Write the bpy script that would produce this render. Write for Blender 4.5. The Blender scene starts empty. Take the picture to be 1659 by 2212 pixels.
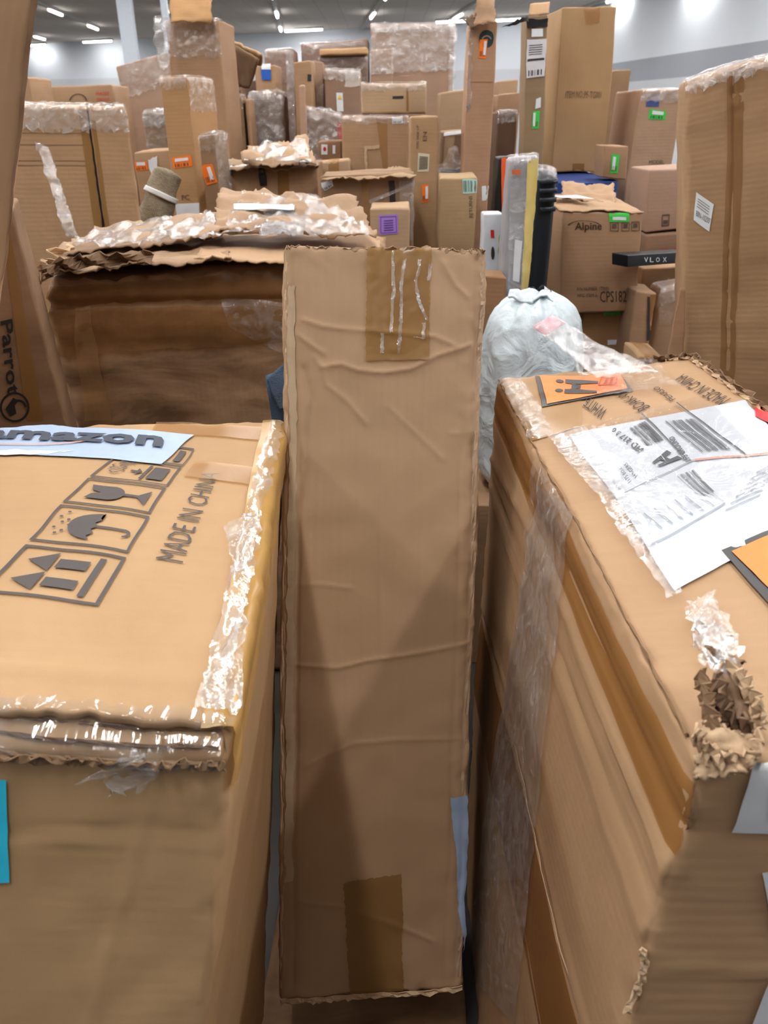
import bpy, bmesh, math, random
from mathutils import Vector, noise, Matrix
random.seed(7)
SC = bpy.context.scene
COL = SC.collection
# ------------------------------------------------------------------ camera
FPX = 1662.0
TH = math.atan(866 / 1662)          # downward pitch
CAMZ = 1.6
FW = Vector((0, math.cos(TH), -math.sin(TH)))
UP = Vector((0, math.sin(TH), math.cos(TH)))
CAM = Vector((0, 0, CAMZ))
cd = bpy.data.cameras.new('camera')
cam = bpy.data.objects.new('camera', cd); COL.objects.link(cam)
cam.location = CAM; cam.rotation_euler = (math.pi / 2 - TH, 0, 0)
cd.sensor_fit = 'VERTICAL'; cd.sensor_height = 36; cd.lens = FPX / 2212 * 36
cd.clip_start = 0.02; cd.clip_end = 200
cd.dof.use_dof = True; cd.dof.focus_distance = 1.3; cd.dof.aperture_fstop = 7.5
SC.camera = cam
# ------------------------------------------------------------------ world, exposure
w = bpy.data.worlds.new('world'); SC.world = w; w.use_nodes = True
w.node_tree.nodes['Background'].inputs[0].default_value = (.8, .85, .9, 1)
w.node_tree.nodes['Background'].inputs[1].default_value = .3
SC.view_settings.view_transform = 'Standard'; SC.view_settings.look = 'None'
SC.view_settings.gamma = 1; SC.view_settings.exposure = -0.06
LAMP_W = 55.0        # watts of one tube fitting
LAMP_COL = (1.0, .965, .92)

def ray(px, py): return FW + Vector((1, 0, 0)) * ((px - 829.5) / FPX) - UP * ((py - 1106) / FPX)
def P(px, py, D):
    r = ray(px, py); return CAM + r * (D / r.y)
def onz(px, py, z):
    r = ray(px, py); return CAM + r * ((z - CAMZ) / r.z)
def onplane(px, py, p0, n):
    r = ray(px, py); return CAM + r * ((p0 - CAM).dot(n) / r.dot(n))
def proj(p):
    d = p - CAM; z = d.dot(FW)
    return (829.5 + d.x / z * FPX, 1106 - d.dot(UP) / z * FPX)

# ------------------------------------------------------------------ materials
def lin(c): return tuple((v / 12.92 if v <= .04045 else ((v + .055) / 1.055) ** 2.4) for v in c)
def newmat(name):
    m = bpy.data.materials.new(name); m.use_nodes = True
    nt = m.node_tree; return m, nt, nt.nodes['Principled BSDF']
def N(nt, t, **kw):
    n = nt.nodes.new(t)
    for k, v in kw.items():
        if hasattr(n, k): setattr(n, k, v)
        else: n.inputs[k.replace('_', ' ')].default_value = v
    return n
def ramp(nt, src, stops):
    r = nt.nodes.new('ShaderNodeValToRGB'); nt.links.new(src, r.inputs[0])
    els = r.color_ramp.elements
    while len(els) < len(stops): els.new(.5)
    for e, (p, c) in zip(els, stops):
        e.position = p; e.color = (c, c, c, 1) if not isinstance(c, tuple) else (*c, 1)
    return r
def mul(nt, a, b, fac=1.0, mode='MULTIPLY'):
    x = nt.nodes.new('ShaderNodeMix'); x.data_type = 'RGBA'; x.blend_type = mode
    x.inputs[0].default_value = fac
    nt.links.new(a, x.inputs[6]); nt.links.new(b, x.inputs[7]); return x.outputs[2]
_cb = {}
def card(col=(.72, .58, .44), dirt=0.0, crump=.25, axis='X', rough=.72, flute=.25, glaze=0):
    key = (col, dirt, crump, axis, rough, flute, glaze)
    if key in _cb: return _cb[key]
    m, nt, b = newmat('cardboard'); L = nt.links
    tc = N(nt, 'ShaderNodeUVMap'); uv = tc.outputs[0]
    base = nt.nodes.new('ShaderNodeRGB'); g_ = sum(col) / 3; base.outputs[0].default_value = (*lin(tuple((v * .92 + g_ * .08) * .97 for v in col)), 1)
    n1 = N(nt, 'ShaderNodeTexNoise', Scale=5.0, Detail=6.0, Roughness=.6); L.new(uv, n1.inputs['Vector'])
    r1 = ramp(nt, n1.outputs[0], [(.3, (.88, .87, .85)), (.7, (1.0, 1.0, 1.0))])
    c = mul(nt, base.outputs[0], r1.outputs[0])
    # long soft streaks along the flutes
    mp = N(nt, 'ShaderNodeMapping'); L.new(uv, mp.inputs[0])
    mp.inputs['Scale'].default_value = (60, 2.0, 1) if axis == 'X' else (2.0, 60, 1)
    n2 = N(nt, 'ShaderNodeTexNoise', Scale=1.0, Detail=3.0); L.new(mp.outputs[0], n2.inputs['Vector'])
    r2 = ramp(nt, n2.outputs[0], [(.35, .975), (.65, 1.0)])
    c = mul(nt, c, r2.outputs[0])
    n3 = N(nt, 'ShaderNodeTexNoise', Scale=900.0, Detail=2.0); L.new(uv, n3.inputs['Vector'])
    r3 = ramp(nt, n3.outputs[0], [(.3, .9), (.7, 1.0)])
    c = mul(nt, c, r3.outputs[0])
    if dirt > 0:
        md = N(nt, 'ShaderNodeMapping'); L.new(uv, md.inputs[0]); md.inputs['Scale'].default_value = (3.0, 9.0, 1)
        nd = N(nt, 'ShaderNodeTexNoise', Scale=1.0, Detail=8.0, Roughness=.65, Distortion=.6); L.new(md.outputs[0], nd.inputs['Vector'])
        rd = ramp(nt, nd.outputs[0], [(.36, (.26, .20, .15)), (.50, (.72, .64, .56)), (.62, (1.0, 1.0, 1.0))])
        c = mul(nt, c, rd.outputs[0], dirt)
    L.new(c, b.inputs['Base Color'])
    b.inputs['Roughness'].default_value = rough
    b.inputs['Specular IOR Level'].default_value = .3
    if glaze: b.inputs['Coat Weight'].default_value = glaze; b.inputs['Coat Roughness'].default_value = .2
    # bump: flutes + crumple
    wv = N(nt, 'ShaderNodeTexWave', Scale=22.0, Distortion=1.0, Detail=2.0); wv.bands_direction = axis
    L.new(uv, wv.inputs['Vector'])
    nb = N(nt, 'ShaderNodeTexNoise', Scale=7.0, Detail=9.0, Roughness=.55, Distortion=.8); nb.noise_type = 'RIDGED_MULTIFRACTAL'
    L.new(uv, nb.inputs['Vector'])
    b1 = N(nt, 'ShaderNodeBump', Strength=flute * .4, Distance=.001); L.new(wv.outputs[1], b1.inputs['Height'])
    b2 = N(nt, 'ShaderNodeBump', Strength=crump, Distance=.004); L.new(nb.outputs[0], b2.inputs['Height'])
    L.new(b1.outputs[0], b2.inputs['Normal'])
    n4 = N(nt, 'ShaderNodeTexNoise', Scale=14.0, Detail=5.0); L.new(uv, n4.inputs['Vector'])
    b3 = N(nt, 'ShaderNodeBump', Strength=.25, Distance=.006); L.new(n4.outputs[0], b3.inputs['Height'])
    L.new(b2.outputs[0], b3.inputs['Normal']); L.new(b3.outputs[0], b.inputs['Normal'])
    _cb[key] = m; return m
_pl = {}
def plain(col, rough=.6, bump=0, scale=40, metal=0, spec=.4, coat=0):
    key = (col, rough, bump, scale, metal, coat)
    if key in _pl: return _pl[key]
    m, nt, b = newmat('paint'); L = nt.links
    tc = N(nt, 'ShaderNodeTexCoord')
    n = N(nt, 'ShaderNodeTexNoise', Scale=scale, Detail=4.0); L.new(tc.outputs['Object'], n.inputs['Vector'])
    r = ramp(nt, n.outputs[0], [(.3, tuple(v * .93 for v in lin(col))), (.7, lin(col))])
    L.new(r.outputs[0], b.inputs['Base Color'])
    b.inputs['Roughness'].default_value = rough; b.inputs['Metallic'].default_value = metal
    b.inputs['Specular IOR Level'].default_value = spec
    if coat: b.inputs['Coat Weight'].default_value = coat; b.inputs['Coat Roughness'].default_value = .08
    if bump:
        bp = N(nt, 'ShaderNodeBump', Strength=bump, Distance=.004); L.new(n.outputs[0], bp.inputs['Height']); L.new(bp.outputs[0], b.inputs['Normal'])
    _pl[key] = m; return m
def film_mat(lo=.08, hi=.55, scale=18, tint=(.92, .93, .95), rough=.16):
    key = ('film', lo, hi, scale, tint, rough)
    if key in _pl: return _pl[key]
    m, nt, b = newmat('plastic_film'); L = nt.links
    tc = N(nt, 'ShaderNodeUVMap')
    mp = N(nt, 'ShaderNodeMapping'); L.new(tc.outputs[0], mp.inputs[0]); mp.inputs['Scale'].default_value = (1, 1.6, 1)
    n = N(nt, 'ShaderNodeTexNoise', Scale=scale, Detail=6.0, Roughness=.6, Distortion=1.5); L.new(mp.outputs[0], n.inputs['Vector'])
    r = ramp(nt, n.outputs[0], [(.45, lo), (.62, lo + (hi - lo) * .3), (.70, hi)])
    b.inputs['Base Color'].default_value = (*lin(tint), 1); b.inputs['Roughness'].default_value = rough
    b.inputs['Specular IOR Level'].default_value = .9
    nb = N(nt, 'ShaderNodeTexNoise', Scale=scale * 1.3, Detail=5.0, Distortion=2.0); L.new(tc.outputs[0], nb.inputs['Vector'])
    bp = N(nt, 'ShaderNodeBump', Strength=1.0, Distance=.006); L.new(nb.outputs[0], bp.inputs['Height']); L.new(bp.outputs[0], b.inputs['Normal'])
    g = N(nt, 'ShaderNodeBsdfGlossy', Roughness=.1); L.new(bp.outputs[0], g.inputs['Normal'])
    t = N(nt, 'ShaderNodeBsdfTransparent')
    mg = nt.nodes.new('ShaderNodeMixShader'); mg.inputs[0].default_value = .13
    L.new(t.outputs[0], mg.inputs[1]); L.new(g.outputs[0], mg.inputs[2])
    mx = nt.nodes.new('ShaderNodeMixShader'); L.new(r.outputs[0], mx.inputs[0])
    L.new(mg.outputs[0], mx.inputs[1]); L.new(b.outputs[0], mx.inputs[2])
    L.new(mx.outputs[0], nt.nodes['Material Output'].inputs[0])
    _pl[key] = m; return m
def tape_mat(col=(.60, .45, .27), alpha=.55):
    key = ('tape', col, alpha)
    if key in _pl: return _pl[key]
    m, nt, b = newmat('packing_tape'); L = nt.links
    tc = N(nt, 'ShaderNodeUVMap')
    b.inputs['Base Color'].default_value = (*lin(col), 1); b.inputs['Roughness'].default_value = .28
    b.inputs['Specular IOR Level'].default_value = .5
    mp = N(nt, 'ShaderNodeMapping'); L.new(tc.outputs[0], mp.inputs[0]); mp.inputs['Scale'].default_value = (26, 3, 1)
    nb = N(nt, 'ShaderNodeTexNoise', Scale=1.0, Detail=4.0, Distortion=.6); L.new(mp.outputs[0], nb.inputs['Vector'])
    bp = N(nt, 'ShaderNodeBump', Strength=.35, Distance=.003); L.new(nb.outputs[0], bp.inputs['Height']); L.new(bp.outputs[0], b.inputs['Normal'])
    if alpha < 1:
        t = N(nt, 'ShaderNodeBsdfTransparent'); t.inputs[0].default_value = (*lin((.97, .9, .78)), 1)
        mx = nt.nodes.new('ShaderNodeMixShader'); mx.inputs[0].default_value = alpha
        L.new(t.outputs[0], mx.inputs[1]); L.new(b.outputs[0], mx.inputs[2]); L.new(mx.outputs[0], nt.nodes['Material Output'].inputs[0])
    _pl[key] = m; return m
INK = plain((.20, .18, .17), .7)
INKS = plain((.33, .28, .24), .8)
FILM = film_mat(.03, .35, 14); FILM2 = film_mat(.06, .55, 20); FILMH = film_mat(.12, .8, 16)
TAPE = tape_mat(); TAPEC = tape_mat((.60, .46, .28), .7); TAPEL = tape_mat((.70, .57, .42), .35)
CLEAR = film_mat(.03, .4, 12)
WHITE = plain((.86, .88, .91), .55); ORANGE = plain((.95, .47, .10), .5); GREEN = plain((.22, .78, .30), .5)
LINER = plain((.76, .65, .53), .9, .6, 60); DARKC = plain((.40, .30, .22), .9, .5, 50)

# ------------------------------------------------------------------ object helpers
def tagit(o, label, cat, group=None):
    o['label'] = label; o['category'] = cat
    if group: o['group'] = group
    return o
def empty(name, loc, label, cat, group=None):
    o = bpy.data.objects.new(name, None); COL.objects.link(o); o.location = loc
    o.empty_display_size = .05
    return tagit(o, label, cat, group)
def rootloc(parent):
    v = Vector((0, 0, 0)); p = parent
    while p is not None: v = v + p.location; p = p.parent
    return v
def mesh(name, verts, faces, mat, parent=None, uvs=None, smooth=True, solid=0, label=None):
    o0 = rootloc(parent)
    me = bpy.data.meshes.new(name)
    me.from_pydata([tuple(Vector(v) - o0) for v in verts], [], faces)
    uvl = me.uv_layers.new(name='UVMap')
    if uvs is not None:
        i = 0
        for f in uvs:
            for c in f: uvl.data[i].uv = c; i += 1
    me.materials.append(mat)
    for p in me.polygons: p.use_smooth = smooth
    me.update()
    o = bpy.data.objects.new(name, me); COL.objects.link(o); o.parent = parent
    if solid:
        s = o.modifiers.new('thickness', 'SOLIDIFY'); s.thickness = solid; s.offset = 0
    if label: o['label'] = label
    return o
def struct(name, verts, faces, mat):
    o = mesh(name, verts, faces, mat, smooth=False); o['kind'] = 'structure'; return o

def seg_dist(px, py, ax, ay, bx, by):
    dx, dy = bx - ax, by - ay; l = dx * dx + dy * dy
    t = 0 if l == 0 else max(0, min(1, ((px - ax) * dx + (py - ay) * dy) / l))
    return math.hypot(px - ax - t * dx, py - ay - t * dy)

FACES = ('front', 'back', 'left', 'right', 'top', 'bottom')
class Box:
    """one carton: eight corners, rounded and crumpled, with decals following its faces"""
    def __init__(s, c8, rnd=.006, amp=.002, eamp=.004, bulge=.004, cell=.06, seed=None):
        s.c = c8; s.r = rnd; s.amp = amp; s.eamp = eamp; s.bulge = bulge; s.cell = cell
        s.seed = random.random() * 50 if seed is None else seed
        g = lambda i, j, k: c8[(i, j, k)]
        s.L = [sum((g(1, j, k) - g(0, j, k)).length for j in (0, 1) for k in (0, 1)) / 4,
               sum((g(i, 1, k) - g(i, 0, k)).length for i in (0, 1) for k in (0, 1)) / 4,
               sum((g(i, j, 1) - g(i, j, 0)).length for i in (0, 1) for j in (0, 1)) / 4]
        s.ax = [sum((g(1, j, k) - g(0, j, k) for j in (0, 1) for k in (0, 1)), Vector()).normalized(),
                sum((g(i, 1, k) - g(i, 0, k) for i in (0, 1) for k in (0, 1)), Vector()).normalized(),
                sum((g(i, j, 1) - g(i, j, 0) for i in (0, 1) for j in (0, 1)), Vector()).normalized()]
        s.creases = {f: [] for f in FACES}
        s.root = None
    def tri(s, a, b, c):
        v = Vector()
        for (i, j, k), p in s.c.items():
            v += p * ((a if i else 1 - a) * (b if j else 1 - b) * (c if k else 1 - c))
        return v
    def cube(s, face, u, v):
        if face == 'front': return (u, 0, v)
        if face == 'back': return (1 - u, 1, v)
        if face == 'left': return (0, 1 - u, v)
        if face == 'right': return (1, u, v)
        if face == 'top': return (u, v, 1)
        return (u, 1 - v, 0)
    def dims(s, face):
        L = s.L
        return {'front': (L[0], L[2]), 'back': (L[0], L[2]), 'left': (L[1], L[2]), 'right': (L[1], L[2]), 'top': (L[0], L[1]), 'bottom': (L[0], L[1])}[face]
    def comp(s, face, u, v):
        L = s.L
        if face == 'ft': return ('front', u, v) if v <= 1 else ('top', u, (v - 1) * L[2] / L[1])
        if face == 'lt': return ('left', u, v) if v <= 1 else ('top', (v - 1) * L[2] / L[0], 1 - u)
        if face == 'rt': return ('right', u, v) if v <= 1 else ('top', 1 - (v - 1) * L[2] / L[0], u)
        if face == 'fr': return ('front', u, v) if u <= 1 else ('right', (u - 1) * L[0] / L[1], v)
        return (face, u, v)
    def surf(s, face, u, v, off=0.0):
        face, u, v = s.comp(face, u, v)
        u = min(1, max(0, u)); v = min(1, max(0, v))
        p = s.cube(face, u, v); L = s.L; r = min(s.r, .45 * min(L))
        q = [p[i] * L[i] for i in range(3)]
        qi = [min(max(q[i], r), L[i] - r) for i in range(3)]
        d = Vector([q[i] - qi[i] for i in range(3)])
        dn = d.normalized() if d.length > 1e-9 else Vector((0, 0, 1))
        q = [qi[i] + dn[i] * r for i in range(3)]
        n = s.ax[0] * dn[0] + s.ax[1] * dn[1] + s.ax[2] * dn[2]
        P3 = s.tri(q[0] / L[0], q[1] / L[1], q[2] / L[2])
        lu, lv = s.dims(face)
        e = min(u * lu, (1 - u) * lu, v * lv, (1 - v) * lv)
        P3 += n * (s.bulge * 16 * u * (1 - u) * v * (1 - v))
        Q = Vector(q)
        sd = Vector((s.seed, s.seed * 1.7, -s.seed))
        P3 += noise.noise_vector(Q * 4.0 + sd) * s.amp * 1.6 + noise.noise_vector(Q * 16 + sd) * s.amp * .6
        if s.eamp:
            k = math.exp(-e / .018)
            P3 += (noise.noise_vector(Q * 22 + sd) + .6 * noise.noise_vector(Q * 60 + sd)) * (s.eamp * k)
        um, vm = u * lu, v * lv
        for (pl, wd, h, kind) in s.creases[face]:
            dm = 9
            for (a, b) in zip(pl[:-1], pl[1:]):
                dm = min(dm, seg_dist(um, vm, a[0] * lu, a[1] * lv, b[0] * lu, b[1] * lv))
            if dm < wd * 4:
                P3 += n * (h * (math.exp(-(dm / wd) ** 2) if kind == 0 else math.exp(-dm / wd)))
        return P3 + n * off
    def inv(s, face, px, py):
        """(u, v) of the face point seen at a pixel"""
        A = [s.tri(*s.cube(face, *uv)) for uv in ((0, 0), (1, 0), (1, 1), (0, 1))]
        f = lambda u, v: proj(A[0] * (1 - u) * (1 - v) + A[1] * u * (1 - v) + A[2] * u * v + A[3] * (1 - u) * v)
        # start from the plane through the visible corners, then Newton
        u = v = .5
        best = None
        for uu in [i / 10 for i in range(11)]:
            for vv in [i / 10 for i in range(11)]:
                p = A[0] * (1 - uu) * (1 - vv) + A[1] * uu * (1 - vv) + A[2] * uu * vv + A[3] * (1 - uu) * vv
                if (p - CAM).dot(FW) < .05: continue
                x, y = proj(p); e = (x - px) ** 2 + (y - py) ** 2
                if best is None or e < best: best = e; u, v = uu, vv
        for _ in range(12):
            x, y = f(u, v); h = 1e-4
            xu, yu = f(u + h, v); xv, yv = f(u, v + h)
            a, b_, c_, d_ = (xu - x) / h, (xv - x) / h, (yu - y) / h, (yv - y) / h
            det = a * d_ - b_ * c_
            if abs(det) < 1e-9: break
            ex, ey = px - x, py - y
            du, dv = (d_ * ex - b_ * ey) / det, (-c_ * ex + a * ey) / det
            m = max(abs(du), abs(dv))
            if m > .4: du *= .4 / m; dv *= .4 / m
            u += du; v += dv
        return (u, v)
    def crease(s, face, pts, w=.006, h=.003, kind=1, uv=False):
        s.creases[face].append(([p if uv else s.inv(face, *p) for p in pts], w, h, kind))
    def samples(s, L, k=0):
        ce = s.cell[k] if isinstance(s.cell, tuple) else s.cell
        r = min(s.r, .45 * L); n = max(2, int((L - 2 * r) / ce))
        a = [0, r * .35, r * .7] + [r + (L - 2 * r) * i / n for i in range(n + 1)] + [L - r * .7, L - r * .35, L]
        return [x / L for x in a]
    def build(s, name, mat, parent, skip=()):
        verts, faces, uvs, key = [], [], [], {}
        S = [s.samples(l, k) for k, l in enumerate(s.L)]
        for face in FACES:
            if face in skip: continue
            ua, va = {'front': (0, 2), 'back': (0, 2), 'left': (1, 2), 'right': (1, 2), 'top': (0, 1), 'bottom': (0, 1)}[face]
            us, vs = S[ua], S[va]; lu, lv = s.dims(face)
            idx = []
            for v in vs:
                row = []
                for u in us:
                    c = s.cube(face, u, v); k = tuple(round(t, 5) for t in c)
                    if k not in key: key[k] = len(verts); verts.append(s.surf(face, u, v))
                    row.append(key[k])
                idx.append(row)
            for j in range(len(vs) - 1):
                for i in range(len(us) - 1):
                    f = (idx[j][i], idx[j][i + 1], idx[j + 1][i + 1], idx[j + 1][i])
                    if len(set(f)) < 4: continue
                    faces.append(f)
                    o = s.seed
                    uvs.append([(us[i] * lu + o, vs[j] * lv), (us[i + 1] * lu + o, vs[j] * lv), (us[i + 1] * lu + o, vs[j + 1] * lv), (us[i] * lu + o, vs[j + 1] * lv)])
        return mesh(name, verts, faces, mat, parent, uvs)
    # ---- decals
    def quv(s, face, quad, uv):
        if uv: return quad
        return [s.inv(face, *p) for p in quad]
    def patch(s, face, quad, mat, name='tape', off=.0016, n=(10, 10), jit=0, amp=0, uv=False, parent=None, label=None, solid=0, nsc=30):
        """quad: corners (0,0),(1,0),(1,1),(0,1)"""
        q = s.quv(face, quad, uv); nx, ny = n
        if face in ('ft', 'lt', 'rt', 'fr') and not uv: raise Exception('uv only')
        verts, faces, uvs = [], [], []
        lu, lv = s.dims(s.comp(face, 0, 0)[0])
        sd = Vector((random.random() * 30, 0, 0))
        if 'plastic_film' in mat.name: amp *= .5
        for j in range(ny + 1):
            for i in range(nx + 1):
                a, b = i / nx, j / ny
                u = q[0][0] * (1 - a) * (1 - b) + q[1][0] * a * (1 - b) + q[2][0] * a * b + q[3][0] * (1 - a) * b
                v = q[0][1] * (1 - a) * (1 - b) + q[1][1] * a * (1 - b) + q[2][1] * a * b + q[3][1] * (1 - a) * b
                if jit and (i in (0, nx) or j in (0, ny)):
                    u += random.uniform(-jit, jit) / lu; v += random.uniform(-jit, jit) / lv
                p = s.surf(face, u, v, off)
                if amp:
                    nz = noise.noise_vector(p * nsc + sd) + .5 * noise.noise_vector(p * nsc * 2.6 + sd)
                    p2 = s.surf(face, u, v, off + amp * (abs(nz.x) + .15)); p = p2 + Vector((nz.y, nz.z, 0)) * amp * .35
                verts.append(p)
        for j in range(ny):
            for i in range(nx):
                k = j * (nx + 1) + i; faces.append((k, k + 1, k + nx + 2, k + nx + 1))
        W = (verts[nx] - verts[0]).length; H = (verts[ny * (nx + 1)] - verts[0]).length
        for j in range(ny):
            for i in range(nx):
                uvs.append([(sd.x + W * x / nx, H * y / ny) for x, y in ((i, j), (i + 1, j), (i + 1, j + 1), (i, j + 1))])
        return mesh(name, verts, faces, mat, parent or s.root, uvs, solid=solid, label=label)
    def shapes(s, face, quad, polys, mat, name='print', off=.0024, uv=False, parent=None, sub=.12, holes=True):
        """polys in the unit square of the quad, mapped on the face"""
        q = s.quv(face, quad, uv)
        bm = bmesh.new()
        for pl in polys:
            vs = [bm.verts.new((x, y, 0)) for x, y in pl]; bm.faces.new(vs)
        return s._map2d(bm, face, q, mat, name, off, parent, sub)
    def _map2d(s, bm, face, q, mat, name, off, parent, sub):
        bmesh.ops.triangulate(bm, faces=bm.faces[:])
        for _ in range(5):
            es = [e for e in bm.edges if e.calc_length() > sub]
            if not es: break
            bmesh.ops.subdivide_edges(bm, edges=es, cuts=1)
            bmesh.ops.triangulate(bm, faces=bm.faces[:])
        verts = []
        for v in bm.verts:
            a, b = v.co.x, v.co.y
            u = q[0][0] * (1 - a) * (1 - b) + q[1][0] * a * (1 - b) + q[2][0] * a * b + q[3][0] * (1 - a) * b
            w_ = q[0][1] * (1 - a) * (1 - b) + q[1][1] * a * (1 - b) + q[2][1] * a * b + q[3][1] * (1 - a) * b
            verts.append(s.surf(face, u, w_, off))
        bm.verts.index_update()
        faces = [tuple(v.index for v in f.verts) for f in bm.faces]
        bm.free()
        return mesh(name, verts, faces, mat, parent or s.root)
    def text(s, face, quad, txt, mat=None, name='printed_text', off=.0024, uv=False, parent=None, bold=0, sub=.25, res=2):
        cu = bpy.data.curves.new('t', 'FONT'); cu.body = txt; cu.resolution_u = res; cu.offset = bold; cu.fill_mode = 'FRONT'
        o = bpy.data.objects.new('t', cu); COL.objects.link(o)
        bpy.context.view_layer.update()
        me = bpy.data.meshes.new_from_object(o.evaluated_get(bpy.context.evaluated_depsgraph_get()))
        bpy.data.objects.remove(o); bpy.data.curves.remove(cu)
        bm = bmesh.new(); bm.from_mesh(me); bpy.data.meshes.remove(me)
        xs = [v.co.x for v in bm.verts]; ys = [v.co.y for v in bm.verts]
        x0, x1, y0, y1 = min(xs), max(xs), min(ys), max(ys)
        for v in bm.verts: v.co.x = (v.co.x - x0) / (x1 - x0); v.co.y = (v.co.y - y0) / (y1 - y0)
        for v in bm.verts: v.co.z = 0
        return s._map2d(bm, face, s.quv(face, quad, uv), mat or INK, name, off, parent, sub)

def rect(x0, y0, x1, y1): return [(x0, y0), (x1, y0), (x1, y1), (x0, y1)]
def frame(x0, y0, x1, y1, t, ty=None):
    ty = ty or t
    return [rect(x0, y0, x1, y0 + ty), rect(x0, y1 - ty, x1, y1), rect(x0, y0 + ty, x0 + t, y1 - ty), rect(x1 - t, y0 + ty, x1, y1 - ty)]
def barcode(x0, y0, x1, y1, n=26, seed=1):
    R = random.Random(seed); out = []; w_ = (x1 - x0) / n
    for i in range(n):
        if R.random() < .62: out.append(rect(x0 + i * w_, y0, x0 + (i + R.uniform(.35, .95)) * w_, y1))
    return out
def circle(cx, cy, rx, ry, n=20, a0=0, a1=2 * math.pi): return [(cx + rx * math.cos(a0 + (a1 - a0) * i / n), cy + ry * math.sin(a0 + (a1 - a0) * i / n)) for i in range(n)]
def arc(cx, cy, rx, ry, t, a0, a1, n=14):
    o = []
    for i in range(n):
        b0, b1 = a0 + (a1 - a0) * i / n, a0 + (a1 - a0) * (i + 1) / n
        o.append([(cx + rx * math.cos(b0), cy + ry * math.sin(b0)), (cx + rx * math.cos(b1), cy + ry * math.sin(b1)),
                  (cx + (rx - t) * math.cos(b1), cy + (ry - t) * math.sin(b1)), (cx + (rx - t) * math.cos(b0), cy + (ry - t) * math.sin(b0))])
    return o

def hexa(tl, tr, D, depth, yb=None, base=0.0, yaw=0, lean=0, skew=0, drop=0, botw=1.0):
    """front face on a plane at distance D; yb: ((blx,y),(brx,y)) pixels of the visible bottom corners, else drop to base"""
    y_ = math.radians(yaw); l_ = math.radians(lean)
    n = Vector((math.sin(y_) * math.cos(l_), -math.cos(y_) * math.cos(l_), math.sin(l_)))
    p0 = P((tl[0] + tr[0]) / 2, (tl[1] + tr[1]) / 2, D)
    TL, TR = onplane(*tl, p0, n), onplane(*tr, p0, n)
    if yb: BL, BR = onplane(*yb[0], p0, n), onplane(*yb[1], p0, n)
    else:
        side = Vector((math.cos(y_), math.sin(y_), 0)); dwn = side.cross(n).normalized()
        if dwn.z > 0: dwn = -dwn
        dwn = dwn + side * skew
        BL = TL + dwn * ((base - TL.z) / dwn.z); BR = TR + dwn * ((base - TR.z) / dwn.z)
    bk = -n * depth
    dz = Vector((0, 0, drop))
    return {(0, 0, 1): TL, (1, 0, 1): TR, (0, 0, 0): BL, (1, 0, 0): BR, (0, 1, 1): TL + bk - dz, (1, 1, 1): TR + bk - dz,
            (0, 1, 0): Vector((BL + bk)) if lean == 0 else BL + bk, (1, 1, 0): BR + bk}
def carton(label, tl, tr, D, depth, mat, name='cardboard_box', cat='box', group=None, body='carton_body', **kw):
    bk = {k: kw.pop(k) for k in ('rnd', 'amp', 'eamp', 'bulge', 'cell') if k in kw}
    c8 = hexa(tl, tr, D, depth, **kw)
    zmin = min(p.z for p in c8.values())
    if zmin < 0:
        for k in c8: c8[k] = c8[k] - Vector((0, 0, zmin)) if k[2] == 0 and c8[k].z < 0 else c8[k]
    b = Box(c8, **bk)
    ctr = sum((c8[(i, j, 0)] for i in (0, 1) for j in (0, 1)), Vector()) / 4
    b.root = empty(name, ctr, label, cat, group)
    b.build(body, mat, b.root)
    return b
def topseam(b, mat=None, w=.05, u=.5, down=.12, film=False):
    """tape over the top flaps and down the front"""
    lu = b.L[0]; hw = w / 2 / lu
    v0 = 1 - down / b.L[2]; v1 = 1 + b.L[1] / b.L[2] * .98
    b.patch('ft', [(u - hw, v0), (u + hw, v0), (u + hw, v1), (u - hw, v1)], mat or TAPE, 'packing_tape', uv=True, n=(3, 16), off=.0016)
def wrap(b, face='ft', down=.1, over=.08, mat=None, u0=0, u1=1, amp=.008, n=(24, 12), jit=.01, nsc=30):
    v0 = 1 - down / b.L[2]; v1 = 1 + over / b.L[2]
    b.patch(face, [(u0, v0), (u1, v0), (u1, v1), (u0, v1)], mat or FILM2, 'plastic_wrap', uv=True, n=n, off=.004, amp=amp, jit=jit, nsc=nsc)
def sheet(name, q, mat, parent, n=(16, 16), amp=.01, nsc=12, solid=.003, jit=0, label=None, sag=0):
    """crumpled sheet between four world points"""
    verts, faces, uvs = [], [], []; nx, ny = n
    if 'plastic_film' in mat.name: amp *= .6
    nrm = (q[1] - q[0]).cross(q[3] - q[0]).normalized(); sd = Vector((random.random() * 40, 3, 5))
    W = (q[1] - q[0]).length; H = (q[3] - q[0]).length
    for j in range(ny + 1):
        for i in range(nx + 1):
            a, b = i / nx, j / ny
            p = q[0] * (1 - a) * (1 - b) + q[1] * a * (1 - b) + q[2] * a * b + q[3] * (1 - a) * b
            nz = noise.noise_vector(p * nsc + sd); n2 = noise.noise_vector(p * nsc * 3 + sd)
            p = p + nrm * ((abs(nz.x) - .25) * amp * 2 + n2.x * amp * .5) + Vector((nz.y, nz.z, 0)) * amp * .4 - Vector((0, 0, sag * 4 * a * (1 - a)))
            if jit and (i in (0, nx) or j in (0, ny)): p += Vector((random.uniform(-jit, jit), random.uniform(-jit, jit), random.uniform(-jit, jit)))
            verts.append(p)
    for j in range(ny):
        for i in range(nx):
            k = j * (nx + 1) + i; faces.append((k, k + 1, k + nx + 2, k + nx + 1))
            uvs.append([(W * x / nx, H * y / ny) for x, y in ((i, j), (i + 1, j), (i + 1, j + 1), (i, j + 1))])
    return mesh(name, verts, faces, mat, parent, uvs, solid=solid, label=label)
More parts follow.
